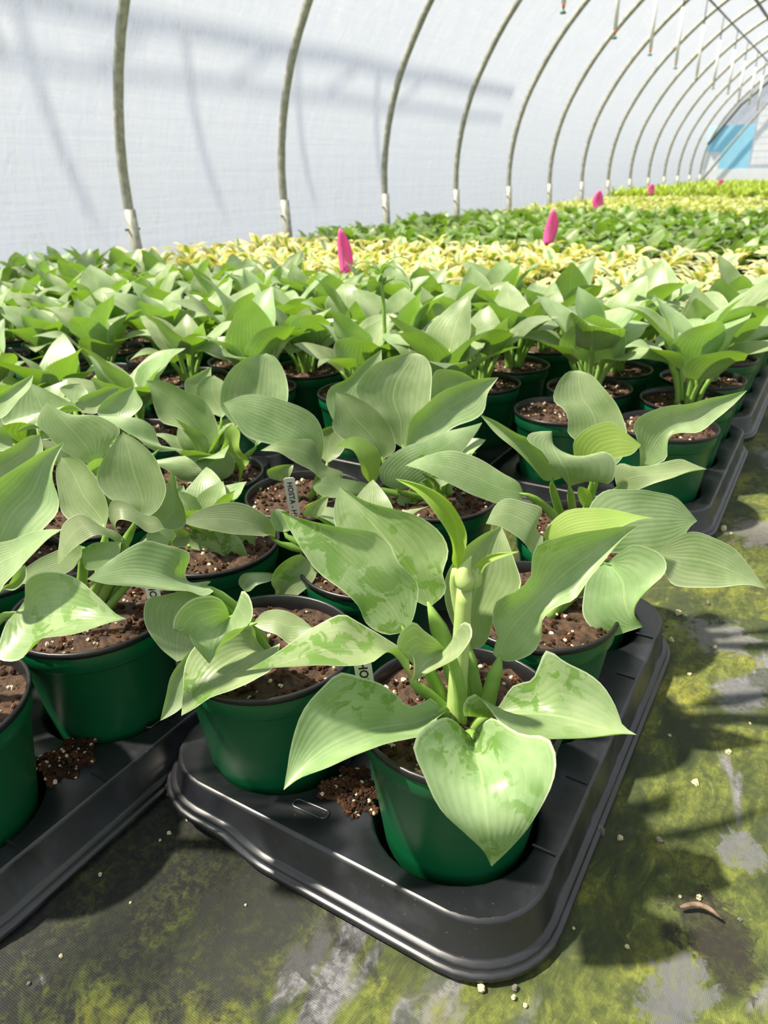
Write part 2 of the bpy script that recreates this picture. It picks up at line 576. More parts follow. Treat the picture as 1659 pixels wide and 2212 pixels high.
pv = [(p.x, 0.03, p.z) for p in rib_full]
end_film = mesh_py('end_film', pv, [tuple(range(len(pv)))], False)
new_obj('end_film', end_film, M['film'], ew)
arch_sheet('base_board', -3.0, 3.0, 0.0, 0.52, M['whitepanel'], -0.01)
arch_sheet('blue_sheet', -3.02, -2.12, 0.86, 1.36, M['bluepanel'], 0.0)
arch_sheet('blue_sheet', -2.72, -2.12, 0.52, 0.86, M['bluepanel'], 0.0)
arch_sheet('white_sheet', -3.03, -2.72, 0.52, 0.86, M['whitepanel'], 0.0)
for k in range(9):
    arch_sheet('louvre_slat', -2.08, -0.9, 0.60 + 0.13 * k, 0.715 + 0.13 * k, M['whitepanel'], -0.012 + 0.004 * (k % 2))
arch_sheet('grey_blue_sheet', -0.9, -0.1, 0.56, 1.4, M['lavpanel'], 0.0)
new_obj('end_brace', tube_mesh('end_brace', [(-3.02, -0.12, 0.26), (-2.36, -0.12, 1.2), (-1.75, -0.12, 2.0), (-1.2, -0.12, 2.6)], 0.022, 8), M['steel'], ew)
new_obj('end_brace', tube_mesh('end_brace', [(-2.98, -0.1, 1.0), (-2.8, -0.1, 1.25), (-2.45, -0.1, 1.72), (-1.9, -0.1, 2.2)], 0.03, 8), M['darksteel'], ew)

# lattice girder of the next house, standing outside the film: its shadow falls on the film
gd = empty('lattice_girder', (-3.95, 0, 0))
tag(gd, 'lattice girder outside the film, its faint bluish shadow lying on the plastic', 'girder')
gy0, gy1 = -3.2, 6.5
ZT, ZB = 3.22, 2.12
new_obj('chord', tube_mesh('chord', [(0, gy0, ZT), (0, gy1, ZT)], 0.04, 8), M['steel'], gd)
new_obj('chord', tube_mesh('chord', [(0, gy0, ZT - 0.36), (0, gy1, ZT - 0.36)], 0.022, 8), M['steel'], gd)
yy, k = gy0 + 0.1, 0
while yy < 5.0:
    a, c = ((yy, ZT), (yy + 0.40, ZB)) if k % 2 == 0 else ((yy, ZT - 0.36), (yy + 0.34, ZT))
    new_obj('lattice_bar', tube_mesh('lattice_bar', [(0, a[0], a[1]), (0, c[0], c[1])], 0.024 if k % 2 == 0 else 0.016, 8), M['steel'], gd)
    yy += 0.40 if k % 2 == 0 else 0.50
    k += 1
for yy in (RIB_Y0 - RIB_S * 3, RIB_Y0 - RIB_S):      # stays that tie the girder to two hoops
    new_obj('stay', tube_mesh('stay', [(0, yy, ZT - 0.36), (3.95 - 2.50, yy, 1.84)], 0.018, 8), M['steel'], gd)

# hanging misting droppers
wire_me = tube_mesh('hanger_wire', [(0, 0, 0.5), (0, 0, 0.79)], 0.007, 6)
tube_me = tube_mesh('dropper_tube', [(0, 0, 0.06), (0, 0, 0.54)], 0.0155, 8)
noz_me = tube_mesh('orange_nozzle', [(0, 0, 0.03), (0, 0, 0.065)], [0.008, 0.014], 8)
tip_me = tube_mesh('nozzle_tip', [(0, 0, 0.0), (0, 0, 0.012), (0, 0, 0.013), (0, 0, 0.035)], [0.02, 0.02, 0.007, 0.007], 8)
yy = 5.50
while yy < 17.5:
    d = empty('misting_dropper', (-1.9 + random.uniform(-0.015, 0.015), yy, 1.50 + random.uniform(-0.015, 0.015)))
    tag(d, 'white misting dropper tube with a small nozzle hanging from the tunnel roof', 'sprinkler', 'droppers hanging in a row')
    new_obj('hanger_wire', wire_me, M['wire'], d)
    new_obj('dropper_tube', tube_me, M['white_pvc'], d)
    new_obj('orange_nozzle', noz_me, M['orange'], d)
    new_obj('nozzle_tip', tip_me, M['nozzle_green'], d)
    yy += 1.225
wp = new_obj('water_pipe', tube_mesh('water_pipe', [(-1.9, 4.6, 2.29), (-1.9, Y_END, 2.29)], 0.011, 8), M['wire'])
tag(wp, 'thin water pipe under the roof that carries the droppers', 'pipe')

# ------------------------------------------------------------------ trays
PX, PY = 0.184, 0.175          # pot pitch inside a tray
TRAY_TOP = 0.05
HOLE = 0.0715


def tray_mesh():
    v, f = [], []
    hw, hl, rc = PX, PY * 1.5, 0.058

    def clampr(x, y, off=0.0):
        """push a border point onto the rounded outline"""
        cx = max(-hw + rc, min(hw - rc, x))
        cy = max(-hl + rc, min(hl - rc, y))
        dx, dy = x - cx, y - cy
        if abs(dx) > 1e-7 and abs(dy) > 1e-7:
            L = math.hypot(dx, dy)
            return cx + dx / L * rc, cy + dy / L * rc
        return x, y

    NS = 32
    for ci in range(2):
        for cj in range(3):
            cx, cy = (ci - 0.5) * PX, (cj - 1) * PY
            rings = []
            hxw, hyw = PX / 2, PY / 2
            sq = []
            for k in range(NS):
                a = 2 * PI * k / NS + PI / 4
                c, s = math.cos(a), math.sin(a)
                m = max(abs(c), abs(s))
                sq.append(clampr(cx + c / m * hxw, cy + s / m * hyw))
            prof = [(HOLE + 0.004, TRAY_TOP), (HOLE + 0.001, TRAY_TOP - 0.002), (HOLE, TRAY_TOP - 0.005), (0.066, 0.006), (0.062, 0.003)]
            b0 = len(v)
            for x, y in sq: v.append((x, y, TRAY_TOP))
            for r, z in prof:
                for k in range(NS):
                    a = 2 * PI * k / NS + PI / 4
                    v.append((cx + r * math.cos(a), cy + r * math.sin(a), z))
            f += grid_faces(NS, 1 + len(prof), b0, True)
            f.append(tuple(b0 + NS * len(prof) + k for k in range(NS)))
    # skirt
    loop = []
    NC, NE, NL = 8, 26, 38
    for (sx, sy) in ((1, -1), (1, 1), (-1, 1), (-1, -1)):
        a0 = {(1, -1): -PI / 2, (1, 1): 0, (-1, 1): PI / 2, (-1, -1): PI}[(sx, sy)]
        for k in range(NC + 1):
            a = a0 + PI / 2 * k / NC
            loop.append((sx * (hw - rc), sy * (hl - rc), math.cos(a), math.sin(a), rc))
        nxt = {(1, -1): (1, 1), (1, 1): (-1, 1), (-1, 1): (-1, -1), (-1, -1): (1, -1)}[(sx, sy)]
        ne = NL if sx == nxt[0] else NE
        a = a0 + PI / 2
        p0 = (sx * (hw - rc) + rc * math.cos(a), sy * (hl - rc) + rc * math.sin(a))
        p1 = (nxt[0] * (hw - rc) + rc * math.cos(a), nxt[1] * (hl - rc) + rc * math.sin(a))
        for k in range(1, ne):
            t = k / ne
            loop.append((p0[0] + (p1[0] - p0[0]) * t, p0[1] + (p1[1] - p0[1]) * t, math.cos(a), math.sin(a), 0.0))
    pr = [(-0.0005, 0.0, 0), (0.002, -0.0008, 0), (0.0034, -0.003, 0), (0.0075, -0.036, 1), (0.009, -0.0375, 1), (0.0125, -0.038, 1),
          (0.0135, -0.040, 1), (0.0140, -0.0425, 1), (0.0155, -0.0432, 1), (0.0175, -0.0436, 1), (0.0182, -0.0452, 1), (0.0182, -0.048, 1)]
    b0 = len(v)
    n = len(loop)
    for off, dz, w in pr:
        for (x, y, nx, ny, r) in loop:
            px_, py_ = x + nx * r, y + ny * r
            # the flange rises round one front corner (finger hold)
            lift = 0.0
            if ny < -0.2 or (nx < -0.2 and py_ < -hl + 0.12):
                s = (-0.045 - px_) / 0.04
                lift = 0.014 * max(0.0, min(1.0, s)) ** 1.5
                if nx < -0.2 and ny > -0.2: lift *= max(0.0, 1 - (py_ + hl) / 0.12)
            # shallow notches along the long sides
            nt = 0.0
            if abs(nx) > 0.9:
                q = ((py_ + hl) / (PY / 2)) % 1.0
                if q < 0.10 or q > 0.90: nt = -0.0012
            v.append((px_ + nx * (off + nt * (-0.037 < dz < -0.002)), py_ + ny * off, TRAY_TOP + dz + lift * w))
    for i in range(len(pr) - 1):
        for k in range(n):
            a, b_ = b0 + i * n + k, b0 + i * n + (k + 1) % n
            f.append((a, a + n, b_ + n, b_))
    me = mesh_py('tray', v, f, True)
    return me


tray_me = tray_mesh()
tray_me.materials.append(M['tray'])
# small moulded slot and the raised seams on the deck
slot_pts = [((0.013 if -PI / 2 < a <= PI / 2 else -0.013) + 0.0046 * math.cos(a), 0.0046 * math.sin(a)) for a in [-PI / 2 + 0.001 + 2 * PI * k / 24 for k in range(25)]]
slot_pts.append(slot_pts[0])
slot_me = tube_mesh('moulded_slot', [Vector((p[0], p[1], TRAY_TOP + 0.0004)) for p in slot_pts], 0.0015, 6)
seam_me = box_mesh('deck_seam', (0, 0, TRAY_TOP + 0.0004), (0.020, 0.0022, 0.0016))


def place_tray(xc, y0, rz, label, group=None, detail=False):
    t = empty('plant_tray', (xc, y0 + PY * 1.5, 0.0), rz)
    tag(t, label, 'tray', group)
    new_obj('tray_shell', tray_me, None, t)
    if detail:
        for (x, y, a) in ((-0.019, -PY * 1.5 + 0.026, 0.06), (0.022, PY * 1.5 - 0.026, 0)) + (((PX - 0.024, 0.0, PI / 2),) if xc < -0.5 else ()):
            s = new_obj('moulded_slot', slot_me, M['tray'], t)
            s.location = (x, y, 0)
            s.rotation_euler = (0, 0, a)
        for k in range(1, 6):
            for sx in (-1, 1):
                s = new_obj('deck_seam', seam_me, M['tray'], t)
                s.location = (sx * (PX - 0.011), -PY * 1.5 + PY / 2 * k, 0)
    return t


# ------------------------------------------------------------------ pots and soil
POT_H, POT_R, POT_B = 0.165, 0.0835, 0.0605
SOIL_Z = 0.153
pot_me = lathe('pot', [(0.0, 0.005), (POT_B - 0.004, 0.005), (POT_B, 0.009), (0.0655, 0.05), (0.0770, 0.137), (0.0779, 0.1385), (0.0793, 0.1395),
                       (0.0803, 0.141), (0.0818, 0.1585), (0.0815, 0.159)], 48)
pot_me.materials.append(M['pot'])
rim_me = lathe('rim', [(0.0815, 0.158), (0.0832, 0.1588), (0.0838, 0.161), (0.0838, 0.1635), (0.0828, 0.165), (0.0812, 0.1652), (0.0800, 0.164),
                       (0.0785, 0.156), (0.0765, 0.140)], 48)
rim_me.materials.append(M['rim'])
pot_lo = lathe('pot_simple', [(0.0, 0.005), (POT_B, 0.006), (0.0655, 0.05), (0.0775, 0.138), (0.0800, 0.141), (0.0818, 0.159)], 20)
pot_lo.materials.append(M['pot'])
rim_lo = lathe('rim_simple', [(0.0815, 0.158), (0.0838, 0.161), (0.0838, 0.1640), (0.0815, 0.1652), (0.0785, 0.156), (0.0765, 0.142)], 20)
rim_lo.materials.append(M['rim'])


def soil_mesh(seed, nr=9, ns=36, amp=0.006):
    v, f = [(0, 0, SOIL_Z + 0.002)], []
    for i in range(1, nr + 1):
        r = 0.0788 * i / nr
        for k in range(ns):
            a = 2 * PI * k / ns
            x, y = r * math.cos(a), r * math.sin(a)
            z = SOIL_Z + amp * noise.noise(Vector((x * 60 + seed * 7, y * 60, seed))) + 0.5 * amp * noise.noise(Vector((x * 170, y * 170 + seed, 3)))
            z += 0.004 * (1 - (i / nr) ** 2)
            v.append((x, y, z))
    for k in range(ns): f.append((0, 1 + k, 1 + (k + 1) % ns))
    f += grid_faces(ns, nr, 1, True)
    me = mesh_py('soil', v, f)
    me.materials.append(M['soil'])
    return me


def lump(v, f, c, r, rng, mi=None, mats=None):
    """irregular stone: distorted octahedral lump, 24 faces"""
    b0 = len(v)
    rows = [(-1.0, 0.0), (-0.5, 0.87), (0.35, 0.94), (0.85, 0.5)]
    rot = Matrix.Rotation(rng.uniform(0, 6.28), 3, Vector((rng.uniform(-1, 1), rng.uniform(-1, 1), rng.uniform(-1, 1))).normalized())
    sc = Vector((rng.uniform(.75, 1.3), rng.uniform(.65, 1.1), rng.uniform(.6, 1.0)))
    for z, rr in rows:
        for k in range(6):
            a = 2 * PI * k / 6 + z
            p = Vector((rr * math.cos(a), rr * math.sin(a), z)) * rng.uniform(0.82, 1.12)
            p = rot @ Vector((p.x * sc.x, p.y * sc.y, p.z * sc.z)) * r
            v.append(Vector(c) + p)
    n0 = len(f)
    f += grid_faces(6, 4, b0, True)
    f.append(tuple(b0 + k for k in range(6))[::-1])
    f.append(tuple(b0 + 18 + k for k in range(6)))
    if mats is not None: mats += [mi] * (len(f) - n0)


def crumbs_mesh(name, seed, n, place, rmin, rmax, frac):
    rng = random.Random(seed)
    v, f, ms = [], [], []
    for _ in range(n):
        p = place(rng)
        white = rng.random() < frac
        lump(v, f, p, rng.uniform(rmin, rmax) * (0.9 if white else 1.0), rng, 1 if white else 0, ms)
    me = mesh_py(name, v, f, False)
    me.materials.append(M['bark'])
    me.materials.append(M['perlite'])
    me.polygons.foreach_set('material_index', ms)
    return me


def in_pot(rng):
    r = 0.074 * math.sqrt(rng.random())
    a = rng.uniform(0, 2 * PI)
    return (r * math.cos(a), r * math.sin(a), SOIL_Z + 0.003 * (1 - (r / 0.078) ** 2) + rng.uniform(-0.001, 0.003))


soils = [soil_mesh(s) for s in range(4)]
crumbs = [crumbs_mesh('soil_crumbs', 40 + s, 420, in_pot, 0.0010, 0.0036, 0.16) for s in range(3)]


def build_pot(root, idx, near=True, crumb=True):
    p = new_obj('pot', pot_me if near else pot_lo, None, root)
    new_obj('rim', rim_me if near else rim_lo, None, p)
    s = new_obj('soil', soils[idx % 4], None, root)
    if crumb:
        c = new_obj('soil_crumbs', crumbs[idx % 3], None, s)
        c['kind'] = 'stuff'
        c.rotation_euler = (0, 0, idx * 1.3)
    return p


# ------------------------------------------------------------------ leaves modelled one by one
HF = Vector((AX[0][2], AX[1][2], 0)).normalized()      # horizontal direction in which the photograph was taken


def site(px, py, pot_xy, d):
    """point seen at (px,py) that stands d metres in front of the pot's axis"""
    c = Vector((px - W_PX / 2, py - H_PX / 2, F_PX))
    r = Vector([sum(AX[i][k] * c[k] for k in range(3)) for i in range(3)])
    t = (HF.x * pot_xy[0] + HF.y * pot_xy[1] - d) / (HF.x * r.x + HF.y * r.y)
    return Vector((0, 0, CAM_H)) + r * t


def blade_mesh(Lc, Mc, Rc, nu=13, wave=0.0, seed=0):
    n = len(Lc)
    v, uv = [], []
    for i in range(n):
        t = i / (n - 1)
        for j in range(nu):
            u = -1 + 2 * j / (nu - 1)
            p = Lc[i] * ((u * u - u) / 2) + Mc[i] * (1 - u * u) + Rc[i] * ((u * u + u) / 2)
            q = p * 26.0
            amp = 0.0020 * math.sin(PI * t) + 0.0016 * u * u * math.sin(PI * t)
            p = p + Vector((noise.noise(q), noise.noise(q + Vector((9, 0, 3))), noise.noise(q + Vector((0, 7, 5))))) * amp
            v.append(p)
            uv.append((j / (nu - 1), t))
    return mesh_py('leaf', v, grid_faces(nu, n), True, uv)


class Crop:
    def __init__(self, x0, y0, s): self.x0, self.y0, self.s = x0, y0, s
    def __call__(self, p): return (self.x0 + self.s * p[0], self.y0 + self.s * p[1])


C1 = Crop(560, 1000, 900 / 1659)
CM = Crop(300, 740, 900 / 1659)
CR = Crop(1050, 780, 609 / 1659)
CL = Crop(0, 900, 700 / 1659)
CT = Crop(0, 720, 420 / 1659)


def traced_leaf(root, pot, cr, base, tip, Lp, Rp, d, dL=1.0, dR=1.0, mid=None, mat='leaf', crown=None, stalk=0.0055, label=None, n=26, cup=None):
    """one leaf of a near plant; d = distance (cm) in front of the pot axis at base, middle, tip"""
    def dist(t):
        a, b_, c = d
        return (a * (1 - t) * (1 - 2 * t) + b_ * 4 * t * (1 - t) + c * t * (2 * t - 1)) / 100.0

    def curve(pts, off):
        full = [base] + list(pts) + [tip]
        L = [0.0]
        for i in range(1, len(full)):
            L.append(L[-1] + math.hypot(full[i][0] - full[i - 1][0], full[i][1] - full[i - 1][1]))
        out = []
        for p, s in zip(full, L):
            t = s / L[-1]
            q = cr(p)
            out.append(site(q[0], q[1], pot, dist(t) + off / 100.0 * math.sin(PI * t) ** 0.8))
        return catmull(out, n)
    Lc, Rc = curve(Lp, dL), curve(Rp, dR)
    if mid:
        Mc = curve(mid, 0.0)
    else:
        Mc = []
        for i in range(n):
            t = i / (n - 1)
            m = (Lc[i] + Rc[i]) / 2
            k = ((dL + dR) / 2 / 100.0) * math.sin(PI * t) ** 0.8
            Mc.append(m + HF * k)
        # the midrib itself runs from base to tip
    org = Vector((pot[0], pot[1], 0))
    me = blade_mesh([p - org for p in Lc], [p - org for p in Mc], [p - org for p in Rc])
    me.materials.append(M[mat])
    o = new_obj('leaf', me, None, root)
    if label: o['label'] = label
    if crown is not None:
        b0 = Mc[0] - org
        cz = Vector((crown[0] / 100.0, crown[1] / 100.0, SOIL_Z - 0.004))
        drn = (Mc[2] - Mc[0]).normalized()
        L = (b0 - cz).length
        mid1 = cz.lerp(b0, 0.55) + Vector((0, 0, 0.05 * L)) - drn * 0.06 * L
        end = b0 + drn * 0.005
        pts = catmull([cz, mid1, b0, end], 10)
        rr = [stalk * (1.15 - 0.4 * i / 9) for i in range(10)]
        rr[-1] = stalk * 0.12
        rr[-2] = stalk * 0.5
        s = new_obj('leaf_stalk', tube_mesh('leaf_stalk', pts, rr, 9, 0.8), M['stalk'], o)
    return o


def hero(name_label, pot, idx, spec, cat='potted plant', dz=0.0):
    r = empty('potted_hosta', (pot[0], pot[1], 0.0))
    tag(r, name_label, cat)
    build_pot(r, idx, True, True)
    for s in spec:
        traced_leaf(r, pot, **s)
    return r


def S(cr, base, tip, L, R, d, dL=1.0, dR=1.0, mid=None, mat='leaf', crown=(0, 0), stalk=0.0055, label=None):
    return dict(cr=cr, base=base, tip=tip, Lp=L, Rp=R, d=d, dL=dL, dR=dR, mid=mid, mat=mat, crown=crown, stalk=stalk, label=label)


# front plant, the only one with a flower bud
P1 = (-0.192, 0.425)
front = hero('hosta with a flower bud, in the front corner pot on the open mossy cloth', P1, 0, [
    S(C1, (845, 1085), (925, 1607), [(735, 1010), (655, 1060), (622, 1130), (650, 1230), (705, 1345), (800, 1460), (880, 1530)],
      [(890, 1040), (940, 1020), (1040, 1085), (1148, 1105), (1174, 1220), (1150, 1335), (1085, 1440), (1000, 1530)],
      (4.0, 10.6, 11.0), 0.0, 0.0, [(865, 1160), (890, 1300), (908, 1450)], 'leaf_wet', (1.5, -1.5), label='broad water-marked leaf drooping over the pot front'),
    S(C1, (725, 985), (97, 1302), [(690, 938), (640, 965), (600, 975), (545, 930), (470, 875), (400, 850), (330, 835), (235, 910), (165, 1015), (125, 1130), (110, 1225)],
      [(748, 990), (715, 1010), (690, 1070), (600, 1103), (500, 1122), (400, 1160), (280, 1210), (165, 1255)],
      (2.0, 5.0, 8.5), -1.0, 2.2, [(640, 1030), (520, 1050), (400, 1070), (230, 1160)], 'leaf_wet', (-1, -1), label='wide water-marked leaf reaching over the next pot'),
    S(C1, (930, 998), (1503, 1083), [(960, 960), (1010, 892), (1085, 868), (1122, 800), (1155, 735), (1215, 780), (1300, 835), (1372, 900), (1420, 975), (1447, 1045)],
      [(880, 1000), (815, 1005), (815, 950), (860, 925), (905, 968), (985, 1055), (1080, 1095), (1200, 1097), (1330, 1087), (1430, 1078)],
      (2.0, 3.5, 5.0), -2.0, 2.5, [(1010, 995), (1120, 1000), (1250, 1020), (1400, 1062)], 'leaf_wet', (1.5, -0.5), label='bright leaf with a brown tip leaning over the tray edge'),
    S(C1, (605, 868), (-53, 826), [(585, 760), (500, 690), (380, 618), (330, 600), (240, 640), (130, 720), (30, 780)],
      [(590, 800), (560, 737), (500, 747), (440, 790), (350, 808), (200, 806), (60, 812)],
      (1.0, 3.0, 5.0), -2.4, 1.5, [(520, 755), (430, 745), (250, 752), (80, 800)], 'leaf_wet', (-0.5, 0)),
    S(C1, (577, 672), (85, 195), [(520, 684), (470, 668), (425, 630), (390, 560), (330, 508), (240, 440), (180, 360), (122, 270)],
      [(605, 640), (632, 560), (640, 480), (615, 440), (560, 390), (530, 330), (470, 285), (330, 260), (200, 233)],
      (0.0, -1.0, -2.5), 0.8, 0.8, [(540, 590), (440, 465), (300, 330), (180, 250)], 'leaf_wet', (-1.0, 0.5)),
    S(C1, (680, 575), (320, 95), [(640, 560), (560, 510), (450, 420), (360, 330), (300, 240), (300, 170)],
      [(700, 558), (735, 525), (745, 490), (733, 430), (755, 350), (720, 278), (650, 228), (560, 195), (430, 160)],
      (-1.5, -3.0, -5.0), 0.8, 1.4, [(640, 480), (540, 340), (420, 210)], 'leaf_wet', (0.3, 1.0), 0.0085),
    S(C1, (790, 425), (540, 62), [(768, 390), (765, 345), (742, 275), (690, 200), (620, 115)],
      [(803, 410), (818, 340), (820, 262), (790, 190), (730, 130), (620, 82)],
      (0.4, 0.6, 0.0), 1.2, 1.0, None, 'leaf_young', None, label='narrow yellow-green young leaf'),
    S(C1, (850, 435), (1036, 352), [(868, 405), (900, 380), (960, 362)], [(880, 448), (905, 415), (980, 372)],
      (0.6, 1.0, 1.2), 0.3, 0.6, None, 'leaf_young', None),
    S(C1, (835, 738), (965, 252), [(790, 680), (745, 560), (735, 455), (765, 395), (830, 330), (900, 282)],
      [(880, 735), (920, 690), (935, 640), (1000, 560), (1045, 490), (1030, 415), (1000, 330)],
      (-2.0, -3.5, -5.0), 1.0, 1.2, None, 'leaf', (1.2, 1.4), 0.007),
    S(C1, (955, 785), (1507, 250), [(930, 755), (950, 700), (932, 640), (950, 555), (1035, 505), (1085, 450), (1085, 380), (1110, 318), (1200, 290), (1350, 265)],
      [(1010, 793), (1090, 760), (1130, 690), (1130, 605), (1180, 562), (1262, 538), (1340, 430), (1420, 330)],
      (0.0, -1.0, -3.5), 0.8, 1.2, [(980, 700), (1060, 590), (1200, 450), (1350, 340)], 'leaf_wet', (1.8, 0.6), 0.007),
    S(C1, (740, 742), (606, 876), [(700, 700), (650, 670), (608, 638), (555, 690), (551, 745), (598, 752), (615, 800)],
      [(785, 720), (800, 655), (835, 645), (850, 700), (800, 765), (720, 805), (650, 845)],
      (3.0, 4.5, 5.5), 0.8, 0.8, [(700, 760), (650, 800)], 'leaf', (0.6, -0.8), 0.005),
])


def bud_and_scape(root, pot):
    org = Vector((pot[0], pot[1], 0))
    q = [site(*C1(p), pot, 0.004) - org for p in ((782, 1050), (792, 860), (806, 680), (812, 560), (818, 500))]
    s = new_obj('flower_stem', tube_mesh('flower_stem', catmull(q, 14), [0.0085 - 0.0002 * i for i in range(14)], 12), M['stalk_pale'], root)
    s2 = [site(*C1(p), pot, 0.001) - org for p in ((800, 640), (785, 540), (780, 470), (790, 425))]
    new_obj('sheath', tube_mesh('sheath', catmull(s2, 10), [0.003 + 0.0002 * i for i in range(10)], 10, 0.6), M['stalk_pale'], s)
    b = [site(*C1(p), pot, 0.010) - org for p in ((835, 505), (822, 480), (815, 440), (828, 405), (845, 370))]
    new_obj('flower_bud', tube_mesh('flower_bud', catmull(b, 12), [0.002, 0.0052, 0.0069, 0.0074, 0.0071, 0.0064, 0.0055, 0.0045, 0.0034, 0.0023, 0.0013, 0.0004], 12), M['stalk_pale'], s)
    b = [site(*C1(p), pot, 0.006) - org for p in ((838, 500), (855, 470), (868, 435), (880, 405))]
    new_obj('bud_bract', tube_mesh('bud_bract', catmull(b, 8), [0.0015, 0.0046, 0.0058, 0.0058, 0.0050, 0.0038, 0.0024, 0.0005], 10), M['stalk_pale'], s)


bud_and_scape(front, P1)

P2 = (-0.385, 0.418)
hero('hosta with a small heart-shaped leaf, in the pot beside the budding hosta', P2, 1, [
    S(CL, (1175, 1028), (1072, 1266), [(1165, 985), (1125, 930), (1060, 910), (960, 938), (900, 1018), (895, 1100), (960, 1095), (990, 1165), (1040, 1228)],
      [(1185, 1025), (1222, 960), (1245, 890), (1288, 925), (1302, 1010), (1268, 1070), (1180, 1092), (1120, 1170), (1088, 1235)],
      (4.0, 6.0, 7.5), 0.6, 0.8, [(1140, 1070), (1100, 1150)], 'leaf', (-2, -1)),
    S(CL, (1375, 1215), (928, 1532), [(1315, 1150), (1285, 1075), (1180, 1075), (1060, 1130), (985, 1195), (950, 1285), (935, 1420)],
      [(1430, 1160), (1400, 1290), (1300, 1352), (1200, 1392), (1080, 1432), (1000, 1490)],
      (3.0, 6.5, 9.0), -1.8, 2.0, [(1280, 1200), (1150, 1270), (1030, 1390)], 'leaf_wet', (-1.5, -2)),
    S(CL, (1100, 1180), (820, 1557), [(1000, 1190), (930, 1255), (880, 1330), (848, 1440)], [(1060, 1260), (990, 1370), (930, 1490), (870, 1532)],
      (3.0, 5.5, 7.5), 0.3, 0.8, None, 'leaf', (-2, -1)),
    S(CL, (1292, 1062), (1602, 1082), [(1350, 1008), (1450, 1000), (1540, 1032)], [(1340, 1095), (1410, 1120), (1475, 1160), (1530, 1130)],
      (1.0, 1.5, 2.0), -0.6, 1.0, None, 'leaf', (0, 0)),
    S(CL, (1030, 905), (905, 1255), [(960, 890), (850, 910), (760, 930), (738, 1000), (760, 1090), (820, 1180)], [(1100, 960), (1090, 1100), (1000, 1220)],
      (0.5, 2.0, 4.5), 0.4, 0.4, None, 'leaf', (-1, 1)),
    S(CL, (1055, 868), (445, 832), [(1085, 835), (1000, 858), (955, 820), (968, 690), (920, 660), (820, 642), (740, 628), (650, 668), (550, 745)],
      [(1092, 895), (1040, 918), (960, 890), (850, 884), (700, 880), (560, 862)],
      (0.0, 2.0, 3.5), -1.6, 1.2, [(950, 850), (800, 800), (640, 790)], 'leaf', (-1, 1), 0.005),
    S(C1, (200, 655), (100, 700), [(150, 680), (120, 690)], [(170, 640), (130, 650)], (-2, -2, -2), 0.2, 0.2, None, 'leaf', (1, 1), 0.004),
])

P22 = (-0.385, 0.600)
hero('hosta half hidden directly behind the big upright leaves of the budding hosta', P22, 2, [
    S(CL, (1405, 640), (930, 541), [(1408, 580), (1380, 520), (1300, 470), (1200, 440), (1100, 450), (1000, 490)], [(1400, 600), (1340, 612), (1250, 610), (1150, 592), (1000, 566)],
      (1.0, 3.0, 4.5), -1.0, 1.2, [(1330, 570), (1200, 530), (1050, 525)], 'leaf', (-1, 0)),
    S(CL, (1560, 760), (1372, 992), [(1545, 706), (1480, 722), (1400, 790), (1388, 840), (1410, 890)], [(1622, 800), (1590, 860), (1520, 910), (1440, 955)],
      (2.0, 3.5, 4.5), 0.5, 0.8, None, 'leaf_wet', (0, -1)),
    S(CL, (1440, 590), (1420, 480), [(1390, 570), (1380, 510), (1395, 480)], [(1480, 580), (1500, 530), (1470, 490)], (0, -0.5, -1), 0.8, 0.8, None, 'leaf', (0, 0)),
    S(CM, (960, 830), (800, 640), [(860, 800), (790, 740), (740, 690)], [(980, 770), (940, 690), (870, 650)], (-1, -2, -3), 0.6, 0.6, None, 'leaf', (0, 1)),
    S(CL, (1430, 830), (1250, 895), [(1400, 800), (1330, 790), (1250, 800), (1225, 850)], [(1380, 835), (1320, 850), (1280, 890)], (2.5, 3.5, 4), 0, 0.8, None, 'leaf', (-1, -1), 0.004),
    S(CM, (870, 1000), (785, 1080), [(830, 985), (795, 1000), (780, 1040)], [(890, 1040), (870, 1075), (830, 1090)], (1, 2, 3), 0.3, 0.3, None, 'leaf', (1, 0), 0.004),
    S(CM, (700, 690), (755, 612), [(660, 690), (680, 650), (715, 622)], [(720, 690), (745, 655)], (-1, -1, -1.5), 0.3, 0.3, None, 'leaf', (-0.5, 1), 0.003),
])

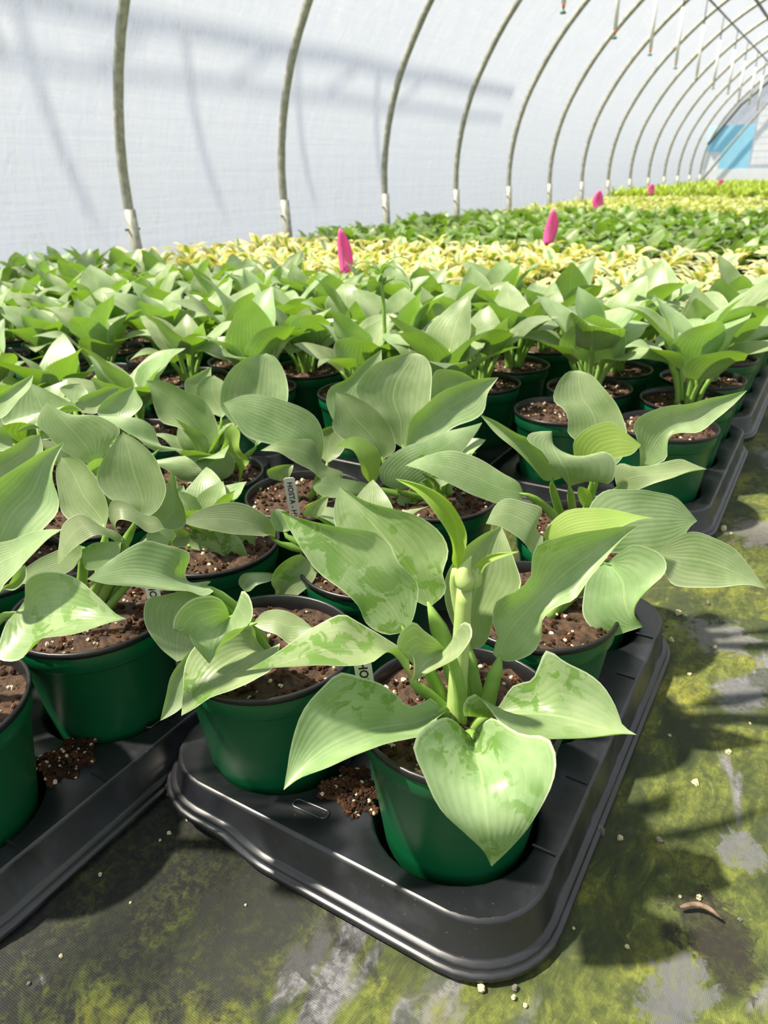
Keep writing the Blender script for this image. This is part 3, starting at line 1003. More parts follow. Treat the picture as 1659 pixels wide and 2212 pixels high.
P13 = (-0.200, 0.790)
hero('hosta with cupped leaves standing before the two pots of bare soil', P13, 3, [
    S(CR, (490, 738), (388, 412), [(440, 680), (385, 615), (330, 530), (285, 500), (250, 462), (258, 432), (320, 410)],
      [(560, 715), (640, 705), (725, 722), (765, 640), (762, 575), (700, 535), (600, 570), (480, 572), (400, 575), (378, 500)],
      (3.0, 4.0, 0.5), 0.3, -1.0, [(470, 650), (430, 580), (390, 500)], 'leaf', (-1.5, 1)),
    S(CR, (385, 702), (-40, 313), [(440, 690), (395, 600), (330, 520), (260, 450), (195, 425), (80, 362)], [(350, 705), (300, 650), (245, 585), (150, 500), (50, 415)],
      (1.0, 1.0, 0.0), 0.8, 0.3, None, 'leaf', (-2.5, 1)),
    S(CR, (660, 640), (545, 55), [(560, 560), (520, 450), (485, 415), (485, 340), (460, 290), (400, 240), (420, 140), (480, 62)],
      [(760, 620), (835, 500), (838, 420), (810, 330), (760, 240), (680, 150), (610, 75)],
      (-1.0, -3.0, -5.0), 1.0, 1.0, None, 'leaf', (-1, 2)),
    S(CR, (620, 700), (912, 492), [(540, 640), (520, 540), (522, 460), (580, 395), (650, 375), (740, 362), (810, 410)], [(680, 650), (740, 590), (800, 570), (860, 550)],
      (0.0, 0.5, 0.5), -0.8, 1.0, None, 'leaf_young', (-1, 1.5)),
    S(CR, (905, 630), (1536, 172), [(905, 540), (890, 460), (870, 390), (905, 325), (1000, 275), (1200, 250), (1400, 200)],
      [(1000, 605), (1062, 570), (1064, 500), (1075, 440), (1130, 420), (1250, 410), (1370, 330), (1460, 250)],
      (0.0, -1.0, -3.0), 0.4, 1.2, [(960, 520), (1060, 400), (1250, 310), (1400, 240)], 'leaf', (0, 1.5)),
    S(CR, (770, 745), (1300, 636), [(755, 680), (765, 620), (800, 604), (870, 622), (960, 610), (1080, 584), (1150, 580), (1210, 605)], [(830, 757), (900, 752), (1000, 710), (1080, 682), (1190, 650)],
      (2.5, 3.0, 3.0), -1.0, 0.8, [(840, 690), (940, 668), (1100, 655)], 'leaf', (-0.5, 0.5)),
    S(CR, (580, 865), (545, 738), [(545, 830), (530, 780)], [(622, 840), (610, 780), (570, 745)], (0.5, 0.8, 0.8), 0.3, 0.3, None, 'leaf_young', (-1.0, 1), 0.003),
    S(CM, (1530, 600), (1060, 490), [(1515, 560), (1450, 520), (1350, 460), (1250, 432), (1150, 450)], [(1520, 630), (1430, 640), (1340, 615), (1250, 570), (1150, 515)],
      (1.5, 2.0, 2.0), -1.0, 0.8, None, 'leaf_wet', (-2, 0)),
])

P12 = (-0.195, 0.605)
hero('hosta whose long smooth leaves reach out over the mossy aisle', P12, 0, [
    S(CR, (310, 1110), (-2, 957), [(340, 1040), (300, 1000), (310, 940), (333, 872), (230, 815), (135, 802), (60, 850)], [(275, 1135), (200, 1060), (130, 1008), (60, 970)],
      (1.0, 0.5, 0.5), -0.8, 0.8, None, 'leaf', (0, 0.5)),
    S(CR, (345, 1060), (985, 922), [(345, 1005), (420, 922), (520, 872), (680, 858), (800, 880), (900, 908)], [(420, 1060), (560, 1030), (700, 1000), (800, 965), (880, 938)],
      (0.0, 0.5, 0.5), -1.0, 1.0, None, 'leaf_young', (0.5, 0)),
    S(CR, (640, 1060), (1243, 940), [(600, 880), (700, 772), (830, 752), (1000, 765), (1100, 792), (1175, 860)], [(720, 1120), (850, 1120), (980, 1117), (1130, 1060), (1205, 970)],
      (-2.0, -3.0, -4.0), -0.8, 0.8, [(800, 950), (1000, 930), (1150, 930)], 'leaf', (0.5, 1)),
    S(CR, (985, 1130), (1650, 1340), [(1090, 1050), (1200, 1010), (1300, 1022), (1420, 1080), (1520, 1180), (1600, 1280)], [(1045, 1230), (1100, 1310), (1180, 1336), (1350, 1330), (1500, 1314)],
      (-0.5, 1.0, 2.5), -0.5, 0.8, [(1120, 1150), (1300, 1180), (1500, 1260)], 'leaf', (1.5, 0)),
    S(CR, (720, 1180), (925, 1562), [(800, 1110), (860, 1075), (950, 1102), (1030, 1150), (1052, 1200), (1030, 1275), (960, 1345), (890, 1420), (872, 1480)],
      [(620, 1250), (570, 1380), (560, 1480), (640, 1580), (740, 1620), (850, 1590)],
      (1.0, 3.5, 5.0), 0.8, -0.4, [(800, 1290), (820, 1420), (860, 1520)], 'leaf_wet', (1.5, -0.5)),
])

P23 = (-0.405, 0.800)
hero('hosta with a broad deeply ribbed upright leaf behind the budding hosta', P23, 1, [
    S(CM, (1050, 420), (1105, 42), [(1000, 380), (960, 300), (890, 240), (868, 195), (905, 120), (985, 65), (1050, 45)], [(1090, 390), (1130, 320), (1160, 240), (1165, 150), (1160, 90), (1140, 55)],
      (-1.0, -3.0, -5.0), 1.0, 1.0, None, 'leaf', (0, 1.5)),
    S(CM, (860, 400), (966, 28), [(780, 320), (745, 230), (760, 175), (830, 135), (900, 75)], [(920, 300), (940, 180), (965, 100)], (-2, -5, -7), 0.6, 0.8, None, 'leaf', (-1, 2)),
    S(CM, (1060, 430), (1432, 138), [(1070, 370), (1090, 300), (1200, 200), (1350, 146)], [(1120, 420), (1260, 340), (1368, 280), (1390, 200)],
      (-0.5, -1.5, -3.0), 0.6, 1.0, None, 'leaf', (1, 1)),
    S(CM, (965, 470), (782, 195), [(880, 420), (800, 375), (772, 340), (778, 260)], [(1020, 430), (1005, 340), (950, 268), (850, 210)],
      (0.5, 0.0, -1.0), 0.8, 0.6, None, 'leaf', (-0.5, 0.5)),
    S(CM, (1030, 590), (1367, 318), [(970, 560), (955, 510), (1000, 448), (1100, 400), (1200, 362), (1330, 330)], [(1090, 575), (1150, 540), (1220, 495), (1300, 420), (1350, 350)],
      (2.5, 3.0, 1.5), -0.6, 0.3, None, 'leaf', (0.5, 0)),
    S(CM, (930, 575), (783, 416), [(890, 520), (880, 480), (850, 430)], [(955, 520), (958, 435), (925, 398), (850, 377)], (2.0, 2.8, 2.5), 0.6, -0.3, None, 'leaf_young', (0, 0)),
    S(CM, (1190, 300), (1345, 152), [(1160, 220), (1165, 140), (1180, 105), (1280, 115)], [(1240, 280), (1310, 230)], (-4, -6, -7), 0.5, 0.5, None, 'leaf', (1, 2)),
    S(CM, (1085, 640), (1040, 605), [(1060, 650), (1030, 635)], [(1085, 615), (1065, 600)], (1.5, 2, 2.2), 0.2, 0.2, None, 'leaf', (1, 0), 0.003),
])

P31 = (-0.560, 0.715)
tagged = hero('hosta with a broad leaf over a white name tag standing upright in its soil', P31, 2, [
    S(CM, (722, 490), (335, 240), [(640, 440), (500, 402), (415, 358), (375, 300)], [(738, 400), (720, 320), (640, 252), (550, 215), (420, 208)],
      (0.5, 0.5, 0.0), 0.8, -0.6, [(650, 370), (540, 310), (420, 260)], 'leaf', (0, 0.5), 0.0045),
    S(CM, (805, 545), (484, 430), [(760, 555), (720, 540), (690, 515), (640, 490), (560, 442)], [(815, 520), (750, 490), (715, 450), (690, 392), (640, 382), (560, 390)],
      (1.5, 2.0, 2.5), 0.8, -0.6, None, 'leaf', (1, 0.5), 0.0045),
    S(CM, (900, 650), (690, 570), [(860, 612), (790, 612), (730, 608), (700, 590)], [(1020, 640), (1000, 610), (900, 560), (830, 546), (760, 532), (712, 550)],
      (1.5, 2.5, 2.5), 0.6, -0.6, None, 'leaf', (1, 0), 0.004),
    S(CM, (590, 560), (615, 485), [(520, 540), (505, 510), (530, 500)], [(600, 540), (610, 510)], (1, 1.2, 1), 0.6, 0.4, None, 'leaf', (-1, -0.5), 0.004),
    S(CM, (690, 660), (752, 612), [(640, 690), (680, 640)], [(700, 680), (745, 640)], (2.5, 3, 3.2), 0.2, 0.3, None, 'leaf_young', (0.5, -2), 0.003),
    S(CM, (750, 480), (800, 330), [(700, 430), (690, 370), (740, 340)], [(800, 450), (830, 400), (820, 350)], (-2, -4, -5), 0.6, 0.6, None, 'leaf', (1, 1.5), 0.004),
])

P41 = (-0.735, 0.705)
hero('hosta with a dark cupped leaf seen from below, two pots in from the name tag', P41, 3, [
    S(CM, (300, 560), (20, 478), [(250, 555), (180, 552), (130, 520), (70, 490)], [(370, 520), (378, 450), (352, 424), (320, 445), (240, 448), (150, 458), (60, 470)],
      (3.5, 4.0, 3.5), 0.3, -1.0, None, 'leaf', (0.5, -1.0), 0.005),
    S(CM, (470, 410), (505, 42), [(390, 340), (330, 260), (335, 190), (370, 110), (440, 58)], [(560, 330), (592, 240), (592, 170), (570, 100), (540, 55)],
      (-1.0, -3.0, -4.5), 1.0, 1.0, None, 'leaf', (1, 1), 0.005),
    S(CM, (300, 440), (28, 152), [(270, 420), (180, 352), (90, 320), (62, 260), (50, 200)], [(318, 400), (312, 330), (270, 240), (200, 196), (100, 152)],
      (1.0, 0.5, 0.0), 0.8, 0.3, [(250, 350), (160, 250)], 'leaf', (-0.5, 0), 0.005),
    S(CM, (400, 560), (372, 325), [(385, 470), (330, 440), (345, 390), (342, 345)], [(420, 500), (440, 475), (405, 420), (402, 350)], (2.0, 2.0, 1.0), 0.6, 0.6, None, 'leaf_young', (1, -0.5), 0.005),
    S(CM, (260, 260), (287, 95), [(190, 220), (180, 160), (220, 130)], [(300, 240), (290, 160)], (-3, -5, -6), 0.5, 0.5, None, 'leaf', (0, 1.5), 0.004),
    S(CM, (390, 640), (490, 577), [(400, 615), (450, 590)], [(430, 628), (480, 595)], (4, 4.5, 5), 0.2, 0.3, None, 'leaf', (2, -2), 0.003),
    S(CM, (330, 300), (300, 130), [(240, 250), (225, 190), (260, 140)], [(370, 260), (350, 170)], (-2, -3.5, -4.5), 0.5, 0.5, None, 'leaf', (0, 1), 0.004),
])

PA = (-0.578, 0.380)
hero('hosta with a broad grey-green leaf and shaded lower leaves in the neighbouring tray', PA, 1, [
    S(CL, (705, 520), (628, 78), [(650, 460), (560, 420), (508, 360), (500, 290), (520, 230), (570, 150)], [(770, 500), (830, 440), (855, 370), (840, 300), (790, 200), (700, 115)],
      (0.0, -1.5, -3.0), 1.0, 1.0, None, 'leaf', (-1, 1)),
    S(CL, (540, 570), (310, 205), [(420, 560), (320, 500), (295, 400), (285, 280)], [(560, 480), (520, 350), (440, 240), (370, 205)], (-1, -3, -4.5), 0.6, 0.8, None, 'leaf', (-2, 1)),
    S(CL, (800, 580), (885, 270), [(760, 500), (830, 400), (860, 320)], [(950, 560), (952, 480), (910, 400), (905, 340)], (-1, -2.5, -3.5), 0.8, 0.8, None, 'leaf', (0, 1)),
    S(CL, (640, 640), (842, 572), [(580, 560), (555, 500), (572, 443), (640, 440), (740, 505), (800, 515)], [(600, 590), (610, 535), (680, 545), (750, 590), (800, 590)],
      (2.0, 2.8, 3.0), -0.5, 1.0, None, 'leaf', (-1, 0)),
    S(CL, (650, 640), (295, 760), [(600, 590), (540, 570), (470, 530), (400, 500), (320, 555), (300, 650)], [(620, 650), (540, 610), (480, 605), (400, 660), (330, 720)],
      (2.0, 3.0, 4.0), -0.6, 0.8, None, 'leaf', (-2, 0)),
    S(CL, (420, 660), (90, 800), [(350, 660), (250, 690), (150, 760)], [(415, 720), (360, 790), (200, 850), (100, 855)], (2, 3.5, 4), -0.4, 0.6, None, 'leaf', (-2, -1)),
    S(CL, (620, 640), (420, 720), [(560, 640), (470, 650), (430, 680)], [(610, 700), (540, 770), (440, 785)], (2.5, 3.5, 4), 0, 0.6, None, 'leaf_wet', (-1.5, -1)),
    S(CL, (880, 640), (750, 600), [(840, 660), (780, 650), (750, 630)], [(900, 610), (860, 580), (800, 570)], (2, 2.5, 2.5), 0.4, -0.3, None, 'leaf', (0, 0), 0.004),
])

PA2 = (-0.578, 0.545)
hero('hosta with one glossy sunlit leaf lying low behind the heart-shaped leaf', PA2, 0, [
    S(CL, (960, 660), (1312, 832), [(985, 580), (1060, 570), (1150, 590), (1220, 620), (1265, 700), (1285, 780)], [(945, 740), (980, 830), (1080, 852), (1200, 845)],
      (0.5, 2.0, 3.0), -0.5, 0.6, [(1040, 690), (1160, 740)], 'leaf_wet', (0, 0)),
    S(CL, (1000, 600), (1310, 620), [(1050, 560), (1150, 540), (1250, 560)], [(1080, 650), (1200, 690), (1290, 680)], (-1, -1, -1), 0.3, 0.5, None, 'leaf', (0, 1)),
    S(CL, (840, 520), (940, 350), [(800, 450), (830, 380)], [(930, 520), (960, 440)], (-2, -3, -4), 0.5, 0.5, None, 'leaf', (-1, 1)),
    S(CL, (980, 600), (870, 620), [(940, 580), (890, 570)], [(960, 660), (900, 670)], (1, 1.5, 2), 0.3, 0.3, None, 'leaf', (-1, 0), 0.004),
    S(CL, (900, 560), (780, 420), [(820, 540), (780, 480)], [(900, 480), (850, 420)], (0, -1, -2), 0.5, 0.5, None, 'leaf', (-1, 1), 0.004),
])

PB = (-0.578, 0.205)
hero('hosta with a tall pale ribbed leaf, in the front pot of the neighbouring tray', PB, 2, [
    S(CL, (95, 985), (645, 1036), [(130, 930), (138, 840), (200, 800), (310, 805), (420, 840), (520, 930), (600, 1012)],
      [(40, 1050), (10, 1150), (-5, 1235), (60, 1258), (120, 1240), (200, 1155), (400, 1105), (550, 1056)],
      (3.0, 5.5, 6.0), -1.5, 2.2, [(160, 1020), (300, 1010), (480, 1020)], 'leaf_wet', (1, -1)),
    S(CL, (-30, 730), (331, 130), [(-140, 640), (-150, 480), (0, 318), (80, 260), (200, 190)], [(80, 700), (240, 575), (300, 495), (302, 420), (272, 300), (300, 200)],
      (1.0, 0.0, -2.0), 1.0, 1.0, None, 'leaf', (1, 0)),
    S(CL, (-80, 830), (320, 577), [(-120, 700), (-40, 655), (60, 640), (150, 602), (250, 580)], [(-20, 920), (30, 850), (100, 770), (170, 700), (250, 622)],
      (3.5, 4.0, 4.0), -0.8, 1.2, None, 'leaf', (0, -0.5)),
    S(CL, (-100, 420), (205, 95), [(-150, 300), (-60, 200), (60, 150), (160, 95)], [(50, 330), (215, 180)], (-3, -4, -5), 0.5, 0.5, None, 'leaf', (-1, 1)),
    S(CL, (10, 880), (130, 760), [(60, 820), (80, 780)], [(80, 870), (130, 830)], (2, 2, 1.5), 0.4, 0.4, None, 'leaf', (0, -0.5), 0.004),
])

PC = (-0.762, 0.545)
hero('hosta with a dark green leaf arching up behind the broad grey-green leaf', PC, 3, [
    S(CT, (820, 1150), (398, 590), [(650, 1060), (450, 930), (320, 790), (340, 680)], [(860, 1080), (960, 930), (1035, 835), (850, 720), (620, 695), (480, 640)],
      (2.5, 2.5, 1.5), 0.5, -0.6, [(740, 980), (600, 800), (480, 680)], 'leaf', (0, 0)),
    S(CT, (1330, 1010), (760, 700), [(1250, 960), (1180, 900), (1060, 830), (960, 770)], [(1560, 1000), (1380, 960), (1300, 800), (1200, 730), (980, 715)],
      (1.0, 0.5, 0.0), 0.6, -0.4, None, 'leaf', (2, 0)),
    S(CT, (300, 800), (260, 420), [(200, 760), (20, 780), (60, 620), (180, 480)], [(420, 720), (590, 600), (720, 660), (420, 500)], (-1, -2.5, -3.5), 0.5, 0.5, None, 'leaf', (-2, 1)),
    S(CT, (1000, 760), (1140, 450), [(830, 680), (870, 600), (960, 520)], [(1150, 720), (1230, 600), (1175, 500)], (-3, -5, -6), 0.8, 0.8, None, 'leaf', (0, 2)),
    S(CT, (700, 680), (1020, 465), [(640, 610), (760, 510), (900, 450)], [(820, 680), (900, 600), (1000, 520)], (-4, -6, -7), 0.5, 0.5, None, 'leaf', (0, 2)),
    S(CT, (620, 600), (690, 430), [(520, 470), (590, 435)], [(700, 570), (750, 510)], (-4, -6, -7), 0.5, 0.2, None, 'leaf', (0, 2)),
])

PD = (-0.762, 0.380)
hero('hosta with a blue-green shaded leaf just behind the tall pale ribbed leaf', PD, 0, [
    S(CT, (150, 1250), (280, 865), [(0, 1200), (-40, 1060), (100, 960)], [(300, 1150), (355, 1010), (330, 930)], (0, -1, -2), 0.8, 0.8, None, 'leaf', (0, 1)),
    S(CT, (-40, 900), (100, 890), [(-40, 800), (40, 830)], [(0, 1000), (100, 960)], (1, 1, 1), 0.5, 0.5, None, 'leaf', (-1, 0)),
    S(CT, (-100, 720), (285, 350), [(-200, 560), (-40, 520), (120, 430)], [(20, 720), (180, 560), (260, 450)], (-2, -3, -4), 0.3, 0.8, None, 'leaf', (-1, 1)),
    S(CT, (300, 900), (140, 840), [(350, 850), (260, 780), (180, 800)], [(420, 900), (330, 830)], (0, 0, 0), 0.3, 0.3, None, 'leaf', (0, 1)),
])

# ------------------------------------------------------------------ hostas in the rows behind
def leaf_geo(rng, a, e0, e1, lp, lb, wb, fold, wave, n=12, nu=7, twist=0.0, r0=0.008, sr=0.0042, stalk=True):
    R = Vector((math.cos(a), math.sin(a), 0))
    U = Vector((0, 0, 1))
    S_ = Vector((-math.sin(a), math.cos(a), 0))
    p = R * r0 + U * (SOIL_Z - 0.003)
    st = [p.copy()]
    for i in range(5):
        e = math.radians(86 + (e0 - 86) * (i + 0.5) / 5)
        p = p + (R * math.cos(e) + U * math.sin(e)) * (lp / 5)
        st.append(p.copy())
    base = p.copy()
    Lc, Mc, Rc = [], [], []
    ph1, ph2 = rng.uniform(0, 6.28), rng.uniform(0, 6.28)
    for i in range(n):
        t = i / (n - 1)
        e = math.radians(e0 + (e1 - e0) * t ** 1.15)
        T = R * math.cos(e) + U * math.sin(e)
        N = U * math.cos(e) - R * math.sin(e)
        if i: p = p + T * (lb / (n - 1))
        tw = twist * t
        Sx = S_ * math.cos(tw) + N * math.sin(tw)
        Nx = N * math.cos(tw) - S_ * math.sin(tw)
        w = wb / 2 * max(0.0, math.sin(PI * min(1, t ** 0.62))) ** 0.85 * (1.12 - 0.3 * t)
        fo = fold * (1 - 0.75 * t)
        back = -T * (0.10 * lb * (1 - t) ** 5 if 0 < i else 0)
        wl = wave * w * math.sin(9 * t + ph1)
        wr = wave * w * math.sin(9 * t + ph2)
        Mc.append(p.copy())
        Lc.append(p + Sx * (w * math.cos(fo)) + Nx * (w * math.sin(fo) + wl) + back)
        Rc.append(p - Sx * (w * math.cos(fo)) + Nx * (w * math.sin(fo) + wr) + back)
    v, uv, f, ms = [], [], [], []
    for i in range(n):
        for j in range(nu):
            u = -1 + 2 * j / (nu - 1)
            v.append(Lc[i] * ((u * u - u) / 2) + Mc[i] * (1 - u * u) + Rc[i] * ((u * u + u) / 2))
            uv.append((j / (nu - 1), i / (n - 1)))
    f += grid_faces(nu, n)
    ms += [0] * len(f)
    if stalk:
        k = len(f)
        st.append(Mc[1].copy())
        tube_data(st, [sr * 1.3, sr * 1.15, sr, sr, sr, sr, sr * 0.3], 6, v, f, 0.8)
        uv += [(0.5, 0.3)] * (len(v) - len(uv))
        ms += [1] * (len(f) - k)
    return v, f, uv, ms


KINDS = {
    'sage': dict(mat='leaf', n=(8, 11), e0=(48, 82), e1=(-25, 45), lp=(0.042, 0.075), lb=(0.085, 0.125), wb=(0.066, 0.098), fold=(0.15, 0.65), wave=0.10, nseg=12),
    'var': dict(mat='leaf_var', n=(9, 12), e0=(40, 80), e1=(-60, 5), lp=(0.03, 0.055), lb=(0.085, 0.125), wb=(0.036, 0.056), fold=(0.1, 0.45), wave=0.26, nseg=12),
    'deep': dict(mat='leaf_deep', n=(9, 12), e0=(35, 78), e1=(-25, 25), lp=(0.035, 0.065), lb=(0.08, 0.12), wb=(0.055, 0.08), fold=(0.1, 0.4), wave=0.12, nseg=9),
    'pale': dict(mat='leaf_pale', n=(12, 16), e0=(40, 82), e1=(-35, 25), lp=(0.03, 0.05), lb=(0.07, 0.11), wb=(0.024, 0.04), fold=(0.1, 0.4), wave=0.16, nseg=8),
    'lime': dict(mat='leaf_lime', n=(14, 18), e0=(50, 86), e1=(-10, 50), lp=(0.03, 0.06), lb=(0.09, 0.14), wb=(0.02, 0.036), fold=(0.1, 0.4), wave=0.12, nseg=8),
}


def plant_leaves(kind, seed, nu=7):
    """leaf geometry of one plant: inner leaves upright, outer ones spreading"""
    K = KINDS[kind]
    rng = random.Random(seed * 31 + hash(kind) % 1 + len(kind))
    n = rng.randint(*K['n'])
    out = []
    a = rng.uniform(0, 6.28)
    for i in range(n):
        q = i / (n - 1)                     # 0 inner .. 1 outer
        e0 = K['e0'][1] + (K['e0'][0] - K['e0'][1]) * q + rng.uniform(-6, 6)
        e1 = K['e1'][1] + (K['e1'][0] - K['e1'][1]) * q + rng.uniform(-12, 12)
        sz = 0.72 + 0.28 * math.sin(PI * min(1.0, 0.25 + q * 0.7))
        out.append(leaf_geo(rng, a, e0, e1, rng.uniform(*K['lp']) * (1.1 - 0.2 * q), rng.uniform(*K['lb']) * sz, rng.uniform(*K['wb']) * sz,
                            rng.uniform(*K['fold']), K['wave'], K['nseg'], nu, rng.uniform(-0.5, 0.5), 0.006 + 0.008 * q))
        a += 2.4 + rng.uniform(-0.35, 0.35)
    return out


def leaf_meshes(kind, seed):
    res = []
    for v, f, uv, ms in plant_leaves(kind, seed):
        me = mesh_py('leaf', v, f, True, uv)
        me.materials.append(M[KINDS[kind]['mat']])
        me.materials.append(M['stalk'])
        me.polygons.foreach_set('material_index', ms)
        res.append(me)
    return res


def whole_plant_mesh(kind, seed, pot=True):
    V, F, UV, MS = [], [], [], []
    for v, f, uv, ms in plant_leaves(kind, seed, 5):
        b0 = len(V)
        V += v
        F += [tuple(i + b0 for i in q) for q in f]
        UV += uv
        MS += ms
    if pot:
        for me, mi in ((pot_lo, 2), (rim_lo, 3)):
            b0 = len(V)
            V += [w.co.copy() for w in me.vertices]
            UV += [(0, 0)] * len(me.vertices)
            F += [tuple(i + b0 for i in q.vertices) for q in me.polygons]
            MS += [mi] * len(me.polygons)
        b0 = len(V)
        for k in range(12):
            V.append(Vector((0.078 * math.cos(k * PI / 6), 0.078 * math.sin(k * PI / 6), SOIL_Z)))
            UV.append((0, 0))
        F.append(tuple(b0 + k for k in range(12)))
        MS.append(4)
    me = mesh_py('potted_plant', V, F, True, UV)
    for m in (M[KINDS[kind]['mat']], M['stalk'], M['pot'], M['rim'], M['soil']): me.materials.append(m)
    me.polygons.foreach_set('material_index', MS)
    return me


SAGE = [leaf_meshes('sage', s) for s in range(1, 10)]
VAR = [leaf_meshes('var', s) for s in range(1, 8)]
DEEP = [whole_plant_mesh('deep', s) for s in range(1, 7)]
PALE = [whole_plant_mesh('pale', s) for s in range(1, 7)]
LIME = [whole_plant_mesh('lime', s) for s in range(1, 7)]
_cnt = [0]


def row_plant(x, y, lib, name, label, cat, group, near=True, scale=1.0, crumb=False):
    i = _cnt[0]
    _cnt[0] += 1
    r = empty(name, (x, y, 0.0), 0.0)
    tag(r, label, cat, group)
    build_pot(r, i, near, crumb)
    rz = random.uniform(0, 6.28)
    s = scale * random.uniform(0.92, 1.12)
    for me in random.choice(lib):
        o = new_obj('leaf', me, None, r)
        o.rotation_euler = (0, 0, rz)
        o.scale = (s, s, s)
        o.location = (0, 0, SOIL_Z * (1 - s))
    return r


def far_plant(x, y, lib, name, label, cat, group, scale=1.0):
    o = new_obj(name, random.choice(lib))
    o.location = (x, y, 0)
    o.rotation_euler = (0, 0, random.uniform(0, 6.28))
    s = scale * random.uniform(0.92, 1.08)
    o.scale = (s, s, s)
    return tag(o, label, cat, group)


# trays of the foreground
place_tray(-0.284, P1[1] - PY / 2 - 0.002, 0.0, 'black six-pot tray whose rounded front corner stands clear on the mossy cloth', None, True)
place_tray(-0.670, PB[1] - PY / 2, 0.0, 'black six-pot tray beside the open one, in shade with spilled soil on its deck', None, True)
place_tray(-0.648, P31[1] - PY / 2 + 0.005, 0.0, 'black tray under the hosta with the upright name tag')
LBL_FILL = 'sage green potted hosta in the inner trays beyond the neighbouring tray'
for (x, y) in ((-0.762, 0.205), (-0.56, 0.885), (-0.735, 0.880)):
    row_plant(x, y, SAGE, 'potted_hosta', 'sage green potted hosta tucked between the traced foreground hostas', 'potted plant', 'hostas tucked in the foreground trays', crumb=True, scale=0.9 if y > 0.8 else 1.0) if y < 0.5 else None
for k in range(2):
    xc = -1.06 - 0.392 * k
    for (y0, nrow) in ((-0.02, 3), (0.515, 2 if k == 0 else 2)):
        place_tray(xc, y0, 0.0, 'black tray under the inner foreground hostas', 'inner foreground trays')
        for j in range(nrow):
            for sx in (-0.5, 0.5):
                x, y = xc + sx * PX, y0 + PY * (j + 0.5)
                if y < 0.15 * (-x): continue
                row_plant(x, y, SAGE, 'potted_hosta', LBL_FILL, 'potted plant', 'hostas in the inner foreground trays', crumb=True)

for (x, y, sc) in ((PC[0], PC[1], 0.8), (PD[0], PD[1], 0.8), (PA2[0], PA2[1], 0.62), (P22[0], P22[1], 0.6), (P41[0], P41[1], 0.62), (P23[0], P23[1], 0.66)):
    for r in [o for o in COL.objects if o.type == 'EMPTY' and o.name.startswith('potted_hosta') and abs(o.location.x - x) < 1e-4 and abs(o.location.y - y) < 1e-4][:1]:
        rz = random.uniform(0, 6.28)
        for me in random.choice(SAGE)[:7]:
            o = new_obj('leaf', me, None, r)
            o.rotation_euler = (0, 0, rz)
            o.scale = (sc, sc, sc)
            o.location = (0, 0, SOIL_Z * (1 - sc))

# second block of sage hostas, up to the cream-edged ones
LBL_SAGE = 'sage green potted hosta in the close rows before the cream-edged hostas'
starts = [1.155, 1.09, 1.02, 0.96, 0.95, 0.96, 0.97]
LBL_VAR = 'hosta with broad cream-yellow leaf margins in a green pot'
for k in range(7):
    xc = -0.289 - 0.392 * k
    y0 = starts[k]
    t_i = 0
    while y0 < 1.80:
        place_tray(xc, y0, 0.0, 'black tray under the rows of sage hostas behind the foreground', 'trays of the second block')
        for j in range(3):
            for sx in (-0.5, 0.5):
                x, y = xc + sx * PX, y0 + PY * (j + 0.5)
                if k == 0 and t_i == 0 and j == 0:
                    r = empty('pot_of_soil', (x, y, 0))
                    tag(r, 'green pot of bare brown soil in the front row of the second tray', 'plant pot', 'bare pots of the second tray')
                    build_pot(r, j + k, True, True)
                    continue
                if y > 2.0:
                    row_plant(x, y, VAR, 'cream_edged_hosta', LBL_VAR, 'potted plant', 'cream-edged hostas', near=False, crumb=False, scale=1.05)
                    continue
                row_plant(x, y, SAGE, 'potted_hosta', LBL_SAGE, 'potted plant', 'sage hostas of the second block', crumb=(y < 1.7), near=(y < 1.9), scale=(1.34 if y < 1.65 else 1.2) if k == 0 else 1.2 - 0.02 * k)
        y0 += PY * 3 + 0.035
        t_i += 1
    # cream-edged hostas carry the column on
    y = y0 + 0.06
    while y < 3.42:
        for sx in (-0.5, 0.5):
            x = xc + sx * 0.192 + random.uniform(-0.008, 0.008)
            if x < -2.86: continue
            row_plant(x, y + random.uniform(-0.01, 0.01), VAR, 'cream_edged_hosta', LBL_VAR, 'potted plant', 'cream-edged hostas', near=False, crumb=False, scale=1.02)
        y += 0.18

# deep green hostas
n_deep = 0
y = 3.50
while y < 6.5:
    for k in range(14):
        x = -0.20 - 0.196 * k + random.uniform(-0.012, 0.012)
        if n_deep < 298:
            far_plant(x, y + random.uniform(-0.012, 0.012), DEEP, 'deep_green_hosta', 'deep green potted hosta in the band beyond the cream-edged hostas', 'potted plant', 'deep green hostas')
            n_deep += 1
    y += 0.195
# pale-edged narrow-leaved plants
n_pale = 0
while y < 10.4:
    for k in range(14):
        x = -0.20 - 0.196 * k + random.uniform(-0.012, 0.012)
        if n_pale < 298:
            far_plant(x, y + random.uniform(-0.012, 0.012), PALE, 'pale_edged_hosta', 'small narrow-leaved hosta with pale margins, far along the bed', 'potted plant', 'pale-edged small hostas')
            n_pale += 1
    y += 0.195
